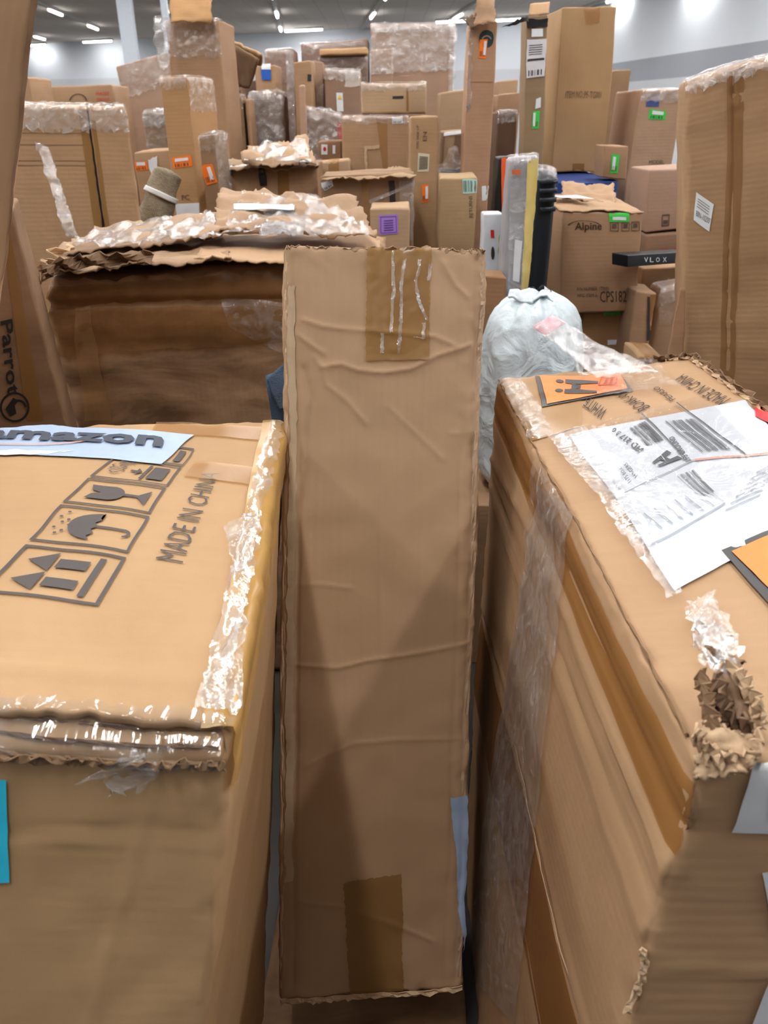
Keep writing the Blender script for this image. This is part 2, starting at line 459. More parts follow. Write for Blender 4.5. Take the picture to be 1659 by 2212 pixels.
def ruffle(name, path, width, amp, mat, parent, waves=1.0, rows=4, seg=6, up=Vector((0, 0, 1)), solid=.002, label=None):
    """torn, folded cardboard edge along a path: zig-zagging strip"""
    pts = []
    for a, b in zip(path[:-1], path[1:]):
        for i in range(seg): pts.append(a.lerp(b, i / seg))
    pts.append(path[-1]); verts, faces, uvs = [], [], []
    R = random.Random(len(pts) + int(width * 1e4))
    for i, p in enumerate(pts):
        t = (pts[min(i + 1, len(pts) - 1)] - pts[max(i - 1, 0)]).normalized(); sd = t.cross(up).normalized()
        z = amp * (R.uniform(-.5, .5) + 1.1 * noise.noise(Vector((i * .45, width * 99, 3))))
        for r in range(rows + 1):
            f = r / rows
            verts.append(p + up * (width * f * R.uniform(.7, 1.1)) + sd * (z * (.3 + f) + amp * .8 * math.sin(f * 5 + i * waves)) + t * R.uniform(-.2, .2) * amp)
    m = rows + 1
    for i in range(len(pts) - 1):
        for r in range(rows):
            k = i * m + r; faces.append((k, k + m, k + m + 1, k + 1))
            uvs.append([(i * .01, r * .01), (i * .01 + .01, r * .01), (i * .01 + .01, r * .01 + .01), (i * .01, r * .01 + .01)])
    return mesh(name, verts, faces, mat, parent, uvs, solid=solid, label=label, smooth=False)
def boxmesh(bm, c, sx, sy, sz, R=None):
    vs = []
    for i in (-1, 1):
        for j in (-1, 1):
            for k in (-1, 1):
                v = Vector((i * sx / 2, j * sy / 2, k * sz / 2))
                if R: v = R @ v
                vs.append(bm.verts.new(Vector(c) + v))
    for f in ((0, 1, 3, 2), (4, 6, 7, 5), (0, 4, 5, 1), (2, 3, 7, 6), (0, 2, 6, 4), (1, 5, 7, 3)): bm.faces.new([vs[i] for i in f])
def bmobj(name, bm, mat, parent=None, smooth=False, bevel=0):
    bmesh.ops.recalc_face_normals(bm, faces=bm.faces[:])
    if bevel: bmesh.ops.bevel(bm, geom=bm.edges[:], offset=bevel, segments=2, affect='EDGES')
    bm.verts.index_update()
    vs = [v.co.copy() for v in bm.verts]; fs = [tuple(v.index for v in f.verts) for f in bm.faces]; bm.free()
    return mesh(name, vs, fs, mat, parent, smooth=smooth)

# ================================================================== ROOM
CEIL = 4.2
dv = ray(650, 240); dv = Vector((dv.x, dv.y, 0)).normalized(); rt = Vector((dv.y, -dv.x, 0))
A_, B_ = onz(220, 88, CEIL), onz(1200, 41, CEIL)
wdir = (B_ - A_).normalized()
CR = B_                                   # back right corner
CL = B_ - wdir * 40                       # back left corner
NR = CR - dv * 45; NL = CL - dv * 60
def wallmat(name, bands, base):
    m, nt, b = newmat(name); L = nt.links
    g = N(nt, 'ShaderNodeNewGeometry'); sp = N(nt, 'ShaderNodeSeparateXYZ'); L.new(g.outputs['Position'], sp.inputs[0])
    d = N(nt, 'ShaderNodeMath', operation='DIVIDE'); L.new(sp.outputs[2], d.inputs[0]); d.inputs[1].default_value = CEIL
    r = ramp(nt, d.outputs[0], [(0, base)] + bands); r.color_ramp.interpolation = 'CONSTANT'
    n = N(nt, 'ShaderNodeTexNoise', Scale=.8, Detail=3.0); L.new(g.outputs['Position'], n.inputs['Vector'])
    r2 = ramp(nt, n.outputs[0], [(.3, .95), (.7, 1.0)])
    L.new(mul(nt, r.outputs[0], r2.outputs[0]), b.inputs['Base Color']); b.inputs['Roughness'].default_value = .7
    return m
nR = rt
zt = onplane(1500, 112, CR, nR).z / CEIL; zb = onplane(1500, 165, CR, nR).z / CEIL
wc = lin((.90, .93, .97)); gc = lin((.66, .68, .72)); lc = lin((.84, .86, .89))
mR = wallmat('wall_paint_right', [(zb, gc), (zt, wc)], lc)
zq = onplane(1100, 150, CR, Vector((wdir.y, -wdir.x, 0))).z / CEIL
mB = wallmat('wall_paint_back', [(zq, wc)], lc)
zz = lambda p, z: Vector((p.x, p.y, z))
def wall(name, a, b, m): struct(name, [zz(a, 0), zz(b, 0), zz(b, CEIL), zz(a, CEIL)], [(0, 1, 2, 3)], m)
wall('wall_back', CL, CR, mB); wall('wall_right', CR, NR, mR); wall('wall_left', NL, CL, mB); wall('wall_front', NR, NL, mB)
# ceiling: stained suspended tiles
m, nt, b = newmat('ceiling_tiles'); L = nt.links
g = N(nt, 'ShaderNodeNewGeometry'); bt = N(nt, 'ShaderNodeTexBrick', Scale=.8); bt.offset = 0
L.new(g.outputs['Position'], bt.inputs['Vector'])
bt.inputs['Color1'].default_value = (*lin((.88, .85, .82)), 1); bt.inputs['Color2'].default_value = (*lin((.86, .83, .80)), 1); bt.inputs['Mortar'].default_value = (*lin((.72, .70, .68)), 1)
bt.inputs['Mortar Size'].default_value = .006
L.new(bt.outputs[0], b.inputs['Base Color']); b.inputs['Roughness'].default_value = .9
struct('ceiling', [zz(CL, CEIL), zz(CR, CEIL), zz(NR, CEIL), zz(NL, CEIL)], [(3, 2, 1, 0)], m)
struct('floor', [zz(CL, 0), zz(CR, 0), zz(NR, 0), zz(NL, 0)], [(0, 1, 2, 3)], plain((.24, .23, .22), .5, .1, 3))
# concrete column and the pale portal frame beside it
def post(name, px, py, D, w_, top, kind='structure'):
    p = P(px, py, D); bm = bmesh.new(); boxmesh(bm, (p.x, p.y, top / 2), w_, w_, top, Matrix.Rotation(math.atan2(-dv.x, dv.y), 3, 'Z'))
    o = bmobj(name, bm, plain((.78, .81, .86), .6)); o['kind'] = 'structure'; return p
post('trim_1', 276, 60, 16, .24, CEIL)
p1 = P(352, 40, 15.0)
for nm, px in (('trim_2', 358), ):
    p = post(nm, px, 40, 14.2, .10, 3.55)
q1, q2 = P(276, 30, 14.2), P(358, 30, 14.2)
bm = bmesh.new(); boxmesh(bm, ((q1.x + q2.x) / 2, q1.y, 3.5), (q2.x - q1.x) + .1, .1, .1)
o = bmobj('trim_3', bm, plain((.78, .81, .86), .6)); o['kind'] = 'structure'
# ceiling lights
def make_light(c, along, length, label, group, lit=True, watts=LAMP_W, rail=True):
    r = empty('ceiling_light', Vector((c.x, c.y, CEIL - .11)), label, 'light', group)
    ang = math.atan2(along.y, along.x); R = Matrix.Rotation(ang, 3, 'Z')
    bm = bmesh.new(); boxmesh(bm, (c.x, c.y, CEIL - .035), length + .1, .12, .07, R)
    bmobj('light_housing', bm, plain((.85, .86, .86), .5), r)
    bm = bmesh.new()
    T = Matrix.Translation((c.x, c.y, CEIL - .09)) @ R.to_4x4() @ Matrix.Rotation(math.pi / 2, 4, 'Y')
    bmesh.ops.create_cone(bm, cap_ends=True, segments=12, radius1=.035, radius2=.035, depth=length, matrix=T)
    bmobj('fluorescent_tube', bm, TUBE, r, smooth=True)
    ld = bpy.data.lights.new('tube_light', 'AREA'); ld.shape = 'RECTANGLE'; ld.size = length; ld.size_y = .1
    ld.energy = watts; ld.color = LAMP_COL
    lo = bpy.data.objects.new('tube_light', ld); COL.objects.link(lo); lo.parent = r; lo.location = (0, 0, -.03); lo.rotation_euler = (0, 0, ang)
TUBE, nt, b = newmat('lit_tube'); b.inputs['Emission Color'].default_value = (1, .98, .95, 1); b.inputs['Emission Strength'].default_value = 18
b.inputs['Base Color'].default_value = (1, 1, 1, 1)
rows = [(-290, 32), (-68, 32), (150, 32), (362, 12), (500, 40), (599, 30), (806, 25), (1000, 22), (1292, 3)]
rowdesc = ['leftmost', 'outer left', 'far left', 'left', 'second left', 'left of centre', 'right of centre', 'right', 'far right']
for k, (px, py) in enumerate(rows):
    if k == 4: continue
    p = onz(px, py, CEIL)
    s0 = p.dot(dv); base = p - dv * s0
    bm = bmesh.new(); cen = base + dv * 12
    boxmesh(bm, (cen.x, cen.y, CEIL - .03), 40, .11, .06, Matrix.Rotation(math.atan2(dv.y, dv.x), 3, 'Z'))
    o = bmobj('trim_%d' % (k + 4), bm, plain((.74, .74, .73), .5)); o['kind'] = 'structure'
    wn = Vector((wdir.y, -wdir.x, 0)); smax = (CR - base).dot(wn) / dv.dot(wn)
    ss = [v for v in (-2.4, .8, 4.0, 7.2, 10.4, 14.0, 18.0, 22.5, 27.0, 31.5, 36.0) if v < smax - 2.2]
    for q_, s_ in enumerate(ss):
        c = base + dv * s_; k_ = len(ss) - 1 - q_
        make_light(c, dv, 2.3 if s_ < 12 else 1.3, 'lit tube in the %s ceiling row, %s the back wall' % (rowdesc[k], ['nearest to', 'second from', 'third from', 'fourth from', 'fifth from', 'sixth from', 'seventh from', 'eighth from', 'ninth from', 'tenth from', 'eleventh from'][k_]), 'ceiling tubes running towards the back wall', watts=LAMP_W * (.10 if s_ < 0 else 1) * (1.5 if k < 4 and s_ > 20 else 1) * (.45 if k > 6 and s_ > smax - 6 else 1) * (.5 if k == 8 else 1))
for i, (px, py) in enumerate(((82, 99), (220, 91), (655, 67), (980, 48), (1104, 44))):
    c = onz(px, py - 3, CEIL); c = c - dv * .9
    make_light(c, wdir, 1.5, 'lit tube running along the back wall top, %s' % ['at the far left above the white wall', 'left of the grey column', 'above the middle of the pile', 'beside the tall film-wrapped panel', 'between the two tallest boxes on the right'][i], None, watts=14 if i < 2 else 10)

# ================================================================== FOREGROUND
C1 = (.735, .60, .465)
# ---- tall centre carton, leaning back
c8 = {(0, 0, 1): P(612, 533, 1.376), (1, 0, 1): P(1052, 540, 1.372), (0, 0, 0): P(600, 2165, .849), (1, 0, 0): P(999, 2135, .857)}
bk = (c8[(1, 0, 1)] - c8[(0, 0, 1)]).cross(c8[(0, 0, 0)] - c8[(0, 0, 1)]).normalized()
if bk.y < 0: bk = -bk
for i in (0, 1):
    for k in (0, 1): c8[(i, 1, k)] = c8[(i, 0, k)] + bk * .27
ctrb = Box(c8, rnd=.010, amp=.003, eamp=.005, bulge=.004, cell=(.0035, .02, .0035), seed=3.1)
cb = ctrb
for pts, w_, h in [
    ([(660, 692), (700, 706), (745, 712), (800, 716), (880, 722), (940, 730), (985, 748)], .004, .0035),
    ([(648, 725), (672, 745), (700, 765)], .004, .004),
    ([(700, 795), (740, 788), (775, 800), (830, 806), (890, 798), (945, 770), (1020, 746)], .005, .0045),
    ([(682, 775), (700, 800), (705, 835), (750, 868), (790, 915)], .004, .003),
    ([(955, 570), (985, 620), (1012, 645)], .004, .004),
    ([(840, 880), (900, 935), (960, 990)], .004, .002),
    ([(640, 1265), (700, 1262), (760, 1270)], .003, .002),
    ([(640, 1435), (730, 1440), (800, 1425), (880, 1412), (1010, 1392)], .004, .003),
    ([(660, 1655), (760, 1605), (870, 1595), (1010, 1592)], .004, .002),
    ([(650, 1945), (740, 1960), (830, 1992), (935, 2032)], .004, .0025),
    ([(830, 810), (824, 1000), (826, 1300), (822, 1480)], .003, .0018),
    ([(975, 935), (1010, 933)], .003, .0015)]:
    cb.crease('front', pts, w_ * .8, h * .8)
for pts, w_, h in [([(1030, 560), (1025, 900), (1012, 1400), (985, 2120)], .004, -.004),
                   ([(1000, 900), (985, 1500), (960, 2120)], .003, -.0018),
                   ([(632, 560), (640, 850), (645, 1200), (640, 1600), (632, 2130)], .004, -.004),
                   ([(660, 800), (672, 870), (660, 980), (640, 1090)], .006, -.005),
                   ([(826, 900), (828, 1250)], .0018, -.0012)]:
    cb.crease('front', pts, w_, h)
ctr = (c8[(0, 1, 0)] + c8[(1, 1, 0)]) / 2
cb.root = empty('cardboard_box', ctr, 'tall narrow tan carton with crinkled face standing upright in the centre foreground', 'box')
cb.build('carton_body', card(C1, 0, .35, 'X', flute=.18), cb.root)
cb.patch('front', [(791, 780), (927, 778), (929, 540), (793, 536)], TAPEC, 'packing_tape', n=(28, 48), off=.0022, jit=.001, amp=.0016, nsc=26, label='wrinkled glossy tape at the top')
cb.patch('front', [(757, 2150), (874, 2142), (868, 1888), (743, 1903)], TAPEC, 'packing_tape', n=(24, 40), off=.0022, jit=.0016, label='brown tape at the bottom')
cb.patch('front', [(616, 1900), (634, 1900), (640, 620), (624, 620)], card((.77, .67, .55), 0, .4, 'Y'), 'worn_edge_strip', n=(4, 90), off=.0012, jit=.0018, amp=.001, label='paler worn strip along the left edge')
# glossy wrinkles of the tape
for i, pts in enumerate([[(848, 545), (849, 620), (846, 720)], [(874, 565), (866, 620), (868, 700), (862, 765)], [(906, 565), (898, 610), (905, 655), (922, 695)], [(928, 575), (926, 610)], [(916, 700), (915, 735), (895, 730)], [(828, 722), (826, 765)]]):
    q = [cb.inv('front', *p) for p in pts]
    for a, b in zip(q[:-1], q[1:]):
        d = Vector((b[0] - a[0], b[1] - a[1])); n_ = Vector((-d.y, d.x)).normalized() * .006
        cb.patch('front', [(a[0] - .008, a[1]), (a[0] + .008, a[1]), (b[0] + .008, b[1]), (b[0] - .008, b[1])], FILMH, 'tape_wrinkle', uv=True, n=(4, 10), off=.005, jit=.0012, amp=.003, nsc=60)
# frayed corners, top edge and the two long edges
topmid = [cb.surf('front', u, 1.0, .002) for u in (0, .04, .2, .45, .7, .9, .97, 1)]
ruffle('frayed_edge', [p + Vector((0, 0, -.012)) for p in topmid], .014, .0035, card((.70, .58, .46), .2), cb.root, seg=14, rows=2, solid=.0015)
for u in (.003, .997):
    pth = [cb.surf('front', u, v, .001) for v in (1.0, .93, .85, .72, .6, .45, .3, .15, .02)]
    ruffle('torn_edge', pth, .006 if u < .5 else .008, .0014, LINER if u < .5 else card((.74, .63, .52)), cb.root, seg=14, rows=2, up=Vector((1 if u < .5 else -1, -.15, 0)), solid=.001)
botp = [cb.surf('front', u, .004, .003) for u in (.0, .15, .3, .5, .75, 1)]
ruffle('frayed_edge', botp, .012, .003, LINER, cb.root, seg=10, rows=2, up=Vector((0, -.4, -.8)), solid=.0015)
# pale blue paper label half peeled off its right side
cb.patch('front', [(992, 1985), (1003, 2060), (1008, 1716), (972, 1719)], plain((.60, .68, .80), .7), 'peeling_label', n=(6, 30), off=.0055, jit=.001, label='pale blue paper label folded round the edge')
sheet('peeling_label', [P(1003, 1720, 1.03), P(1012, 1720, 1.06), P(1022, 1610, 1.10), P(1010, 1640, 1.07)], plain((.55, .62, .72), .7), cb.root, n=(4, 12), amp=.002, solid=.0006, label='pale blue paper label peeling off')

# ---- left foreground carton
c8 = {(0, 1, 1): P(-230, 930, 1.27), (1, 1, 1): P(617, 906, 1.31), (0, 0, 1): P(-470, 1500, .57), (1, 0, 1): P(512, 1570, .56),
      (0, 0, 0): Vector((-.95, .25, .03)), (1, 0, 0): Vector((-.285, .25, .03)), (0, 1, 0): Vector((-1.0, .9, .03)), (1, 1, 0): Vector((-.235, .88, .03))}
lb = Box(c8, rnd=.014, amp=.003, eamp=.005, bulge=.006, cell=.009, seed=9.2)
lb.crease('front', [(-300, 1545), (0, 1552), (240, 1568), (420, 1575), (500, 1590)], .012, -.022, 0)
lb.crease('front', [(-200, 1610), (200, 1600), (330, 1640), (480, 1625)], .008, .004, 0)
lb.crease('front', [(-200, 1800), (25, 1805), (300, 1800), (420, 1812), (465, 1815)], .003, .004)
lb.crease('front', [(-200, 1790), (25, 1793), (300, 1788), (420, 1800)], .005, -.004)
lb.crease('front', [(340, 1600), (310, 1750), (260, 1950), (190, 2212)], .004, .003)
lb.crease('front', [(430, 1700), (455, 1900), (460, 2200)], .006, .003)
lb.crease('top', [(-300, 1430), (0, 1440), (250, 1460), (400, 1475), (505, 1480)], .006, .004)
lb.crease('top', [(500, 1270), (515, 1180), (545, 1050)], .005, -.003)
ctr = sum((c8[(i, j, 0)] for i in (0, 1) for j in (0, 1)), Vector()) / 4
lb.root = empty('cardboard_box', ctr, 'large carton at lower left, top printed MADE IN CHINA with handling symbols', 'box')
lb.build('carton_body', card((.77, .62, .45), 0, .2, 'Y', flute=.15), lb.root)
lab = lb.patch('top', [(-200, 975), (350, 1014), (421, 946), (-170, 912)], plain((.66, .74, .86), .5), 'shipping_label', n=(60, 14), off=.0035, label='pale blue label tape')
lb.text('top', [(-52, 954), (350, 981), (359, 957), (-40, 936)], 'amazon', plain((.28, .31, .36), .7), parent=lab, off=.007, bold=.035)
lb.shapes('top', [(-40, 990), (230, 990), (230, 955), (-40, 955)], arc(.45, .75, .45, .28, .05, math.pi * 1.05, math.pi * 1.95), plain((.90, .62, .50), .7), 'printed_swoosh', parent=lab, off=.0065)
lb.patch('top', [(-200, 990), (90, 992), (160, 985), (-190, 975)], WHITE, 'torn_paper', n=(14, 4), off=.004, jit=.004, label='white torn paper edge')
lb.patch('top', [(-150, 912), (60, 915), (150, 908), (-100, 903)], plain((.84, .88, .95), .5), 'paper_label', n=(8, 3), off=.003, label='pale paper label behind')
SYM = plain((.33, .31, .31), .75)
fr = lambda q, pol: lb.shapes('top', q, pol, SYM, 'printed_symbol', off=.0028, sub=.2)
Q1 = [(211, 1318), (270, 1218), (52, 1192), (-47, 1286)]
fr(Q1, frame(0, 0, 1, 1, .045, .035) + [rect(.12, .16, .88, .22), rect(.22, .28, .4, .58), rect(.6, .28, .78, .58), [(.12, .62), (.5, .62), (.31, .86)], [(.52, .62), (.9, .62), (.71, .86)]])
Q2 = [(274, 1209), (322, 1131), (129, 1109), (58, 1182)]
um = [(.5 + .36 * math.cos(a), .45 + .30 * math.sin(a)) for a in [math.pi * i / 12 for i in range(13)]]
um += [(.5 - .36 + .72 * i / 8, .45 + (.05 if i % 2 else 0)) for i in range(1, 8)]
fr(Q2, frame(0, 0, 1, 1, .045, .03) + [um, rect(.475, .14, .525, .48)] + arc(.42, .15, .1, .07, .035, math.pi, 2 * math.pi) + [circle(.25 + .14 * i, .83 + .05 * (i % 2), .025, .02, 8) for i in range(5)] + [circle(.32 + .14 * i, .74 + .04 * ((i + 1) % 2), .025, .02, 8) for i in range(3)])
Q3 = [(324, 1125), (360, 1067), (191, 1049), (133, 1103)]
cup = [(.24, .84), (.42, .80), (.5, .70), (.56, .82), (.76, .86)] + [(.5 + .27 * math.cos(a), .62 + .2 * math.sin(a)) for a in [-math.pi * i / 12 for i in range(1, 12)]]
fr(Q3, frame(0, 0, 1, 1, .05, .03) + [cup, rect(.46, .2, .54, .44), [(.24, .12), (.76, .12), (.55, .24), (.45, .24)]])
Q4 = [(364, 1063), (396, 1019), (250, 999), (195, 1045)]
fr(Q4, frame(0, 0, 1, 1, .05, .03) + [rect(.2, .12, .8, .34), rect(.15, .38, .85, .42), rect(.46, .46, .54, .6), [(.34, .52), (.66, .52), (.5, .44)]])
lb.text('top', [(275, 1040), (300, 1008), (258, 1003), (228, 1034)], '<12Gings', SYM, 'printed_text', off=.0028)
fr([(398, 1015), (422, 977), (380, 972), (345, 1010)], frame(0, 0, 1, 1, .07, .06) + [rect(.2, .3, .8, .6)])
lb.text('top', [(392, 1228), (477, 1031), (443, 1027), (334, 1220)], 'MADE IN CHINA', SYM, off=.0028, bold=-.004)
lb.patch('top', [(400, 1040), (610, 1060), (610, 1020), (420, 1005)], TAPEL, 'packing_tape', n=(10, 5), off=.0035, amp=.001)
lb.patch('top', [(330, 940), (600, 960), (610, 930), (340, 915)], TAPEL, 'packing_tape', n=(10, 5), off=.0035, amp=.001)
# glossy tape running over the right edge, film and torn bits
Lz, Lx = lb.L[2], lb.L[0]
lb.patch('rt', [(.0, 1 - .07 / Lz), (1, 1 - .07 / Lz), (1, 1 + .035 / Lz), (.0, 1 + .05 / Lz)], tape_mat((.78, .62, .36), .6), 'packing_tape', uv=True, n=(50, 12), off=.004, amp=.004, nsc=18, label='amber tape over the edge')
lb.patch('rt', [(.03, 1 + .022 / Lz), (.97, 1 + .004 / Lz), (.97, 1 + .022 / Lz), (.03, 1 + .06 / Lz)], film_mat(.05, .4, 9), 'plastic_wrap', uv=True, n=(60, 8), off=.006, amp=.009, jit=.004)
lb.patch('top', [(410, 1540), (510, 1545), (535, 1270), (505, 1380)], FILMH, 'plastic_wrap', n=(10, 20), off=.006, jit=.004, amp=.006)
lb.patch('top', [(500, 1250), (545, 1220), (550, 1110), (482, 1150)], FILMH, 'plastic_wrap', n=(10, 14), off=.006, jit=.004, amp=.006)
lb.patch('ft', [(0, 1 - .03 / Lz), (.97, 1 - .045 / Lz), (.99, 1 + .012 / Lz), (0, 1 + .02 / Lz)], film_mat(.04, .38, 7), 'plastic_wrap', uv=True, n=(90, 10), off=.005, amp=.007, jit=.003)
for k_, (v_, m2) in enumerate(((.012, card((.52, .40, .30), .3)), (.022, card((.44, .33, .25), .3)), (.034, card((.60, .48, .36), .2)))):  # lid layers coloured dark to stand for the shade in the lip gap
    ruffle('lid_shade_layer', [lb.surf('front', u, 1 - v_ / Lz, .003) for u in (0, .15, .3, .45, .6, .8, .97)], .006, .0016, m2, lb.root, seg=10, rows=2, up=Vector((0, -.7, -.2)), solid=.0015)
lb.patch('front', [(160, 1670), (330, 1650), (345, 1630), (290, 1600)], FILMH, 'plastic_wrap', n=(14, 8), off=.006, jit=.005, amp=.006)
lb.patch('front', [(240, 1700), (318, 1685), (340, 1640), (220, 1665)], FILMH, 'plastic_wrap', n=(12, 8), off=.006, jit=.006, amp=.004)
lb.patch('front', [(350, 1650), (480, 1640), (488, 1600), (350, 1595)], TAPE, 'packing_tape', n=(12, 6), off=.003, amp=.002)
st = lb.patch('front', [(-80, 1900), (24, 1893), (17, 1670), (-90, 1668)], plain((.20, .78, .93), .5), 'sticker', n=(6, 8), off=.003, label='bright cyan sticker')
ruffle('torn_edge', [lb.surf('front', u, 1 - .045 / Lz, .004) for u in (.1, .4, .6, .75, .9, .99)], .012, .004, card((.60, .48, .36), .3), lb.root, seg=14, rows=2, up=Vector((0, -.3, 1)), solid=.002)

# ---- right foreground carton
c8 = {(0, 1, 1): P(1072, 818, 1.53), (1, 1, 1): P(1492, 772, 1.74), (0, 0, 1): P(1512, 1640, .495), (1, 0, 1): Vector((.76, .50, 1.10)),
      (0, 0, 0): Vector((.171, .326, .05)), (1, 0, 0): Vector((.66, .33, .05)), (0, 1, 0): Vector((.19, 1.25, .0)), (1, 1, 0): Vector((.66, 1.35, .0))}
rb = Box(c8, rnd=.012, amp=.003, eamp=.006, bulge=.004, cell=.009, seed=21.5)
rb.root = empty('cardboard_box', sum((c8[(i, j, 0)] for i in (0, 1) for j in (0, 1)), Vector()) / 4,
                'large battered carton at lower right, its top covered by a big white shipping label', 'box')
for v_, w_, h in ((.93, .005, -.006), (.965, .006, .004), (.88, .008, .006), (.84, .004, -.005), (.80, .01, .003), (.60, .004, .004), (.585, .005, -.005), (.44, .003, .003), (.30, .003, -.003)):
    pts = [(0, v_ + random.uniform(-.03, .01)), (.3, v_ + random.uniform(-.01, .01)), (.6, v_ + random.uniform(-.01, .01)), (1, v_)]
    rb.crease('left', pts, w_, h, uv=True)
rb.crease('front', [(1380, 2100), (1500, 2090), (1659, 2100)], .004, .004)
rb.crease('front', [(1470, 1790), (1659, 1800)], .006, -.002)
rb.crease('top', [(1170, 1010), (1240, 930), (1260, 915)], .004, .003)
rb.crease('top', [(1490, 1500), (1600, 1460), (1659, 1465)], .004, -.004)
rb.build('carton_body', card((.75, .60, .45), 0, .45, 'Y', flute=.3), rb.root)
# tape bands on the left side
rb.patch('left', [(.0, .40), (1.0, .44), (1.0, .58), (.0, .56)], tape_mat((.54, .39, .25), .42), 'packing_tape', uv=True, n=(40, 6), off=.002)
rb.patch('lt', [(.0, .93), (1.0, .90), (1.0, .975), (.0, .99)], tape_mat((.62, .46, .28), .4), 'packing_tape', uv=True, n=(60, 8), off=.002)
ruffle('torn_edge', [rb.surf('left', u, .585, .004) for u in (.45, .6, .8, 1)], .006, .001, LINER, rb.root, seg=10, rows=1, up=Vector((0, 0, 1)), solid=.001)
# film band running down the side
q = [rb.inv('left', *p) for p in ((1000, 2200), (1190, 2200), (1240, 1130), (1130, 1150))]
q = [rb.inv('left', *p) for p in ((1010, 2100), (1120, 2212), (1235, 1100), (1170, 1050))]
rb.patch('left', q, film_mat(.10, .5, 9), 'plastic_wrap', uv=True, n=(14, 60), off=.004, amp=.006, nsc=14, jit=.002)
q = [rb.inv('left', *p) for p in ((1060, 1900), (1150, 1900), (1215, 1020), (1165, 1000))]
rb.patch('left', q, CLEAR, 'plastic_wrap', uv=True, n=(10, 50), off=.008, amp=.008, nsc=12, jit=.002)
# top face: tapes, big white label, orange labels
rb.patch('top', [(1140, 960), (1260, 930), (1250, 800), (1085, 830)], tape_mat((.66, .50, .28), .75), 'packing_tape', n=(10, 14), off=.002, amp=.001)
sl = rb.patch('top', [(1455, 1279), (1810, 1085), (1610, 868), (1231, 949)], plain((.78, .81, .86), .45, coat=.3), 'shipping_label', n=(34, 34), off=.0035, amp=.0012, nsc=12, label='big white shipping label under clear film')
LP = plain((.30, .33, .36), .6); LG = plain((.60, .63, .67), .6)
T = lambda q, t, m_=None, b_=0: rb.text('top', q, t, m_ or LP, 'printed_text', off=.0062, parent=sl, bold=b_)
S = lambda q, p, m_=None: rb.shapes('top', q, p, m_ or LP, 'printed_code', off=.0062, parent=sl)
S([(1515, 990), (1588, 982), (1510, 915), (1437, 922)], barcode(0, 0, 1, 1, 34, 3))
S([(1500, 1096), (1540, 1078), (1495, 1030), (1445, 1046)], barcode(0, 0, 1, 1, 26, 5))
S([(1398, 978), (1436, 962), (1396, 922), (1362, 938)], barcode(0, 0, 1, 1, 18, 8))
T([(1494, 1010), (1456, 954), (1444, 959), (1480, 1014)], 'UPS GROUND', None, .03)
T([(1392, 982), (1330, 936), (1322, 944), (1380, 990)], 'MD 217 3 0', None, .03)
T([(1474, 1004), (1440, 985), (1408, 1012), (1424, 1022)], 'H', None, .06)
T([(1375, 1040), (1352, 1010), (1345, 1016), (1368, 1048)], 'HAGERS')
T([(1360, 1052), (1340, 1020), (1334, 1026), (1352, 1058)], '1175 BOX')
T([(1336, 1070), (1322, 1045), (1317, 1050), (1330, 1075)], 'SHIP TO:')
S([(1478, 1000), (1500, 1010), (1402, 900), (1385, 906)], [rect(0, 0, .22, 1)])
S([(1614, 995), (1600, 1000), (1452, 883), (1462, 879)], [rect(0, 0, .28, 1)])
S([(1330, 1084), (1500, 1008), (1499, 1006), (1329, 1082)], [rect(0, 0, 1, 1)], LG)
S([(1500, 1010), (1659, 992), (1659, 988), (1499, 1006)], [rect(0, 0, 1, 1)], plain((.80, .58, .52), .6))
for k in range(9):
    a = (1340 + 22 * k, 1140 - 9 * k)
    S([(a[0] + 40, a[1] + 34), (a[0] + 41, a[1] + 32), (a[0] + 2, a[1]), (a[0], a[1] + 1)], [rect(0, 0, 1, 1)], LG)
S([(1400, 1192), (1560, 1105), (1558, 1103), (1398, 1190)], [rect(0, 0, 1, 1)], LG)
for k in range(7):
    S([(1560 + 12 * k, 1120 - 14 * k), (1640 + 8 * k, 1085 - 14 * k), (1639 + 8 * k, 1083 - 14 * k), (1559 + 12 * k, 1118 - 14 * k)], [rect(0, 0, 1, 1)], LG)
BLK = plain((.12, .12, .13), .35)
def lift_label(q, qi):
    o_ = rb.patch('top', q, BLK, 'handling_label', n=(16, 12), off=.004, amp=.0006, label='orange two-person lift label with black border')
    rb.patch('top', qi, plain((.97, .50, .12), .4), 'orange_field', n=(16, 12), off=.0052, amp=.0006, parent=o_)
    return o_
o1 = lift_label([(1169, 886), (1366, 848), (1337, 812), (1156, 817)], [(1179, 881), (1354, 845), (1337, 813), (1165, 817)])
def persons(q):
    pol = []
    for dx in (0, 1):
        m_ = (lambda x: x) if not dx else (lambda x: 1 - x)
        pol += [circle(m_(.25), .88, .09, .09, 14), [(m_(a), b) for a, b in ((.12, .76), (.34, .76), (.36, .46), (.28, .05), (.16, .05), (.12, .4))],
                [(m_(a), b) for a, b in ((.30, .72), (.42, .56), (.40, .50), (.28, .62))]]
    pol += [rect(.40, .42, .60, .62)]
    rb.shapes('top', q, pol, BLK, 'pictogram', off=.0066, parent=o1)
persons([(1296, 822), (1292, 864), (1192, 862), (1196, 817)])
rb.shapes('top', [(1328, 838), (1332, 822), (1296, 818), (1290, 838)], frame(0, 0, 1, 1, .08) + [rect(.2, .25, .8, .4), rect(.2, .55, .8, .7)], plain((.85, .30, .12), .5), 'printed_code', off=.0066, parent=o1)
lift_label([(1668, 1325), (1850, 1300), (1740, 1120), (1556, 1198)], [(1682, 1308), (1850, 1290), (1735, 1135), (1577, 1202)])
MK = plain((.24, .20, .18), .7)
rb.text('top', [(1316, 893), (1268, 860), (1255, 878), (1300, 917)], 'WHITE-', MK, 'marker_writing', off=.003)
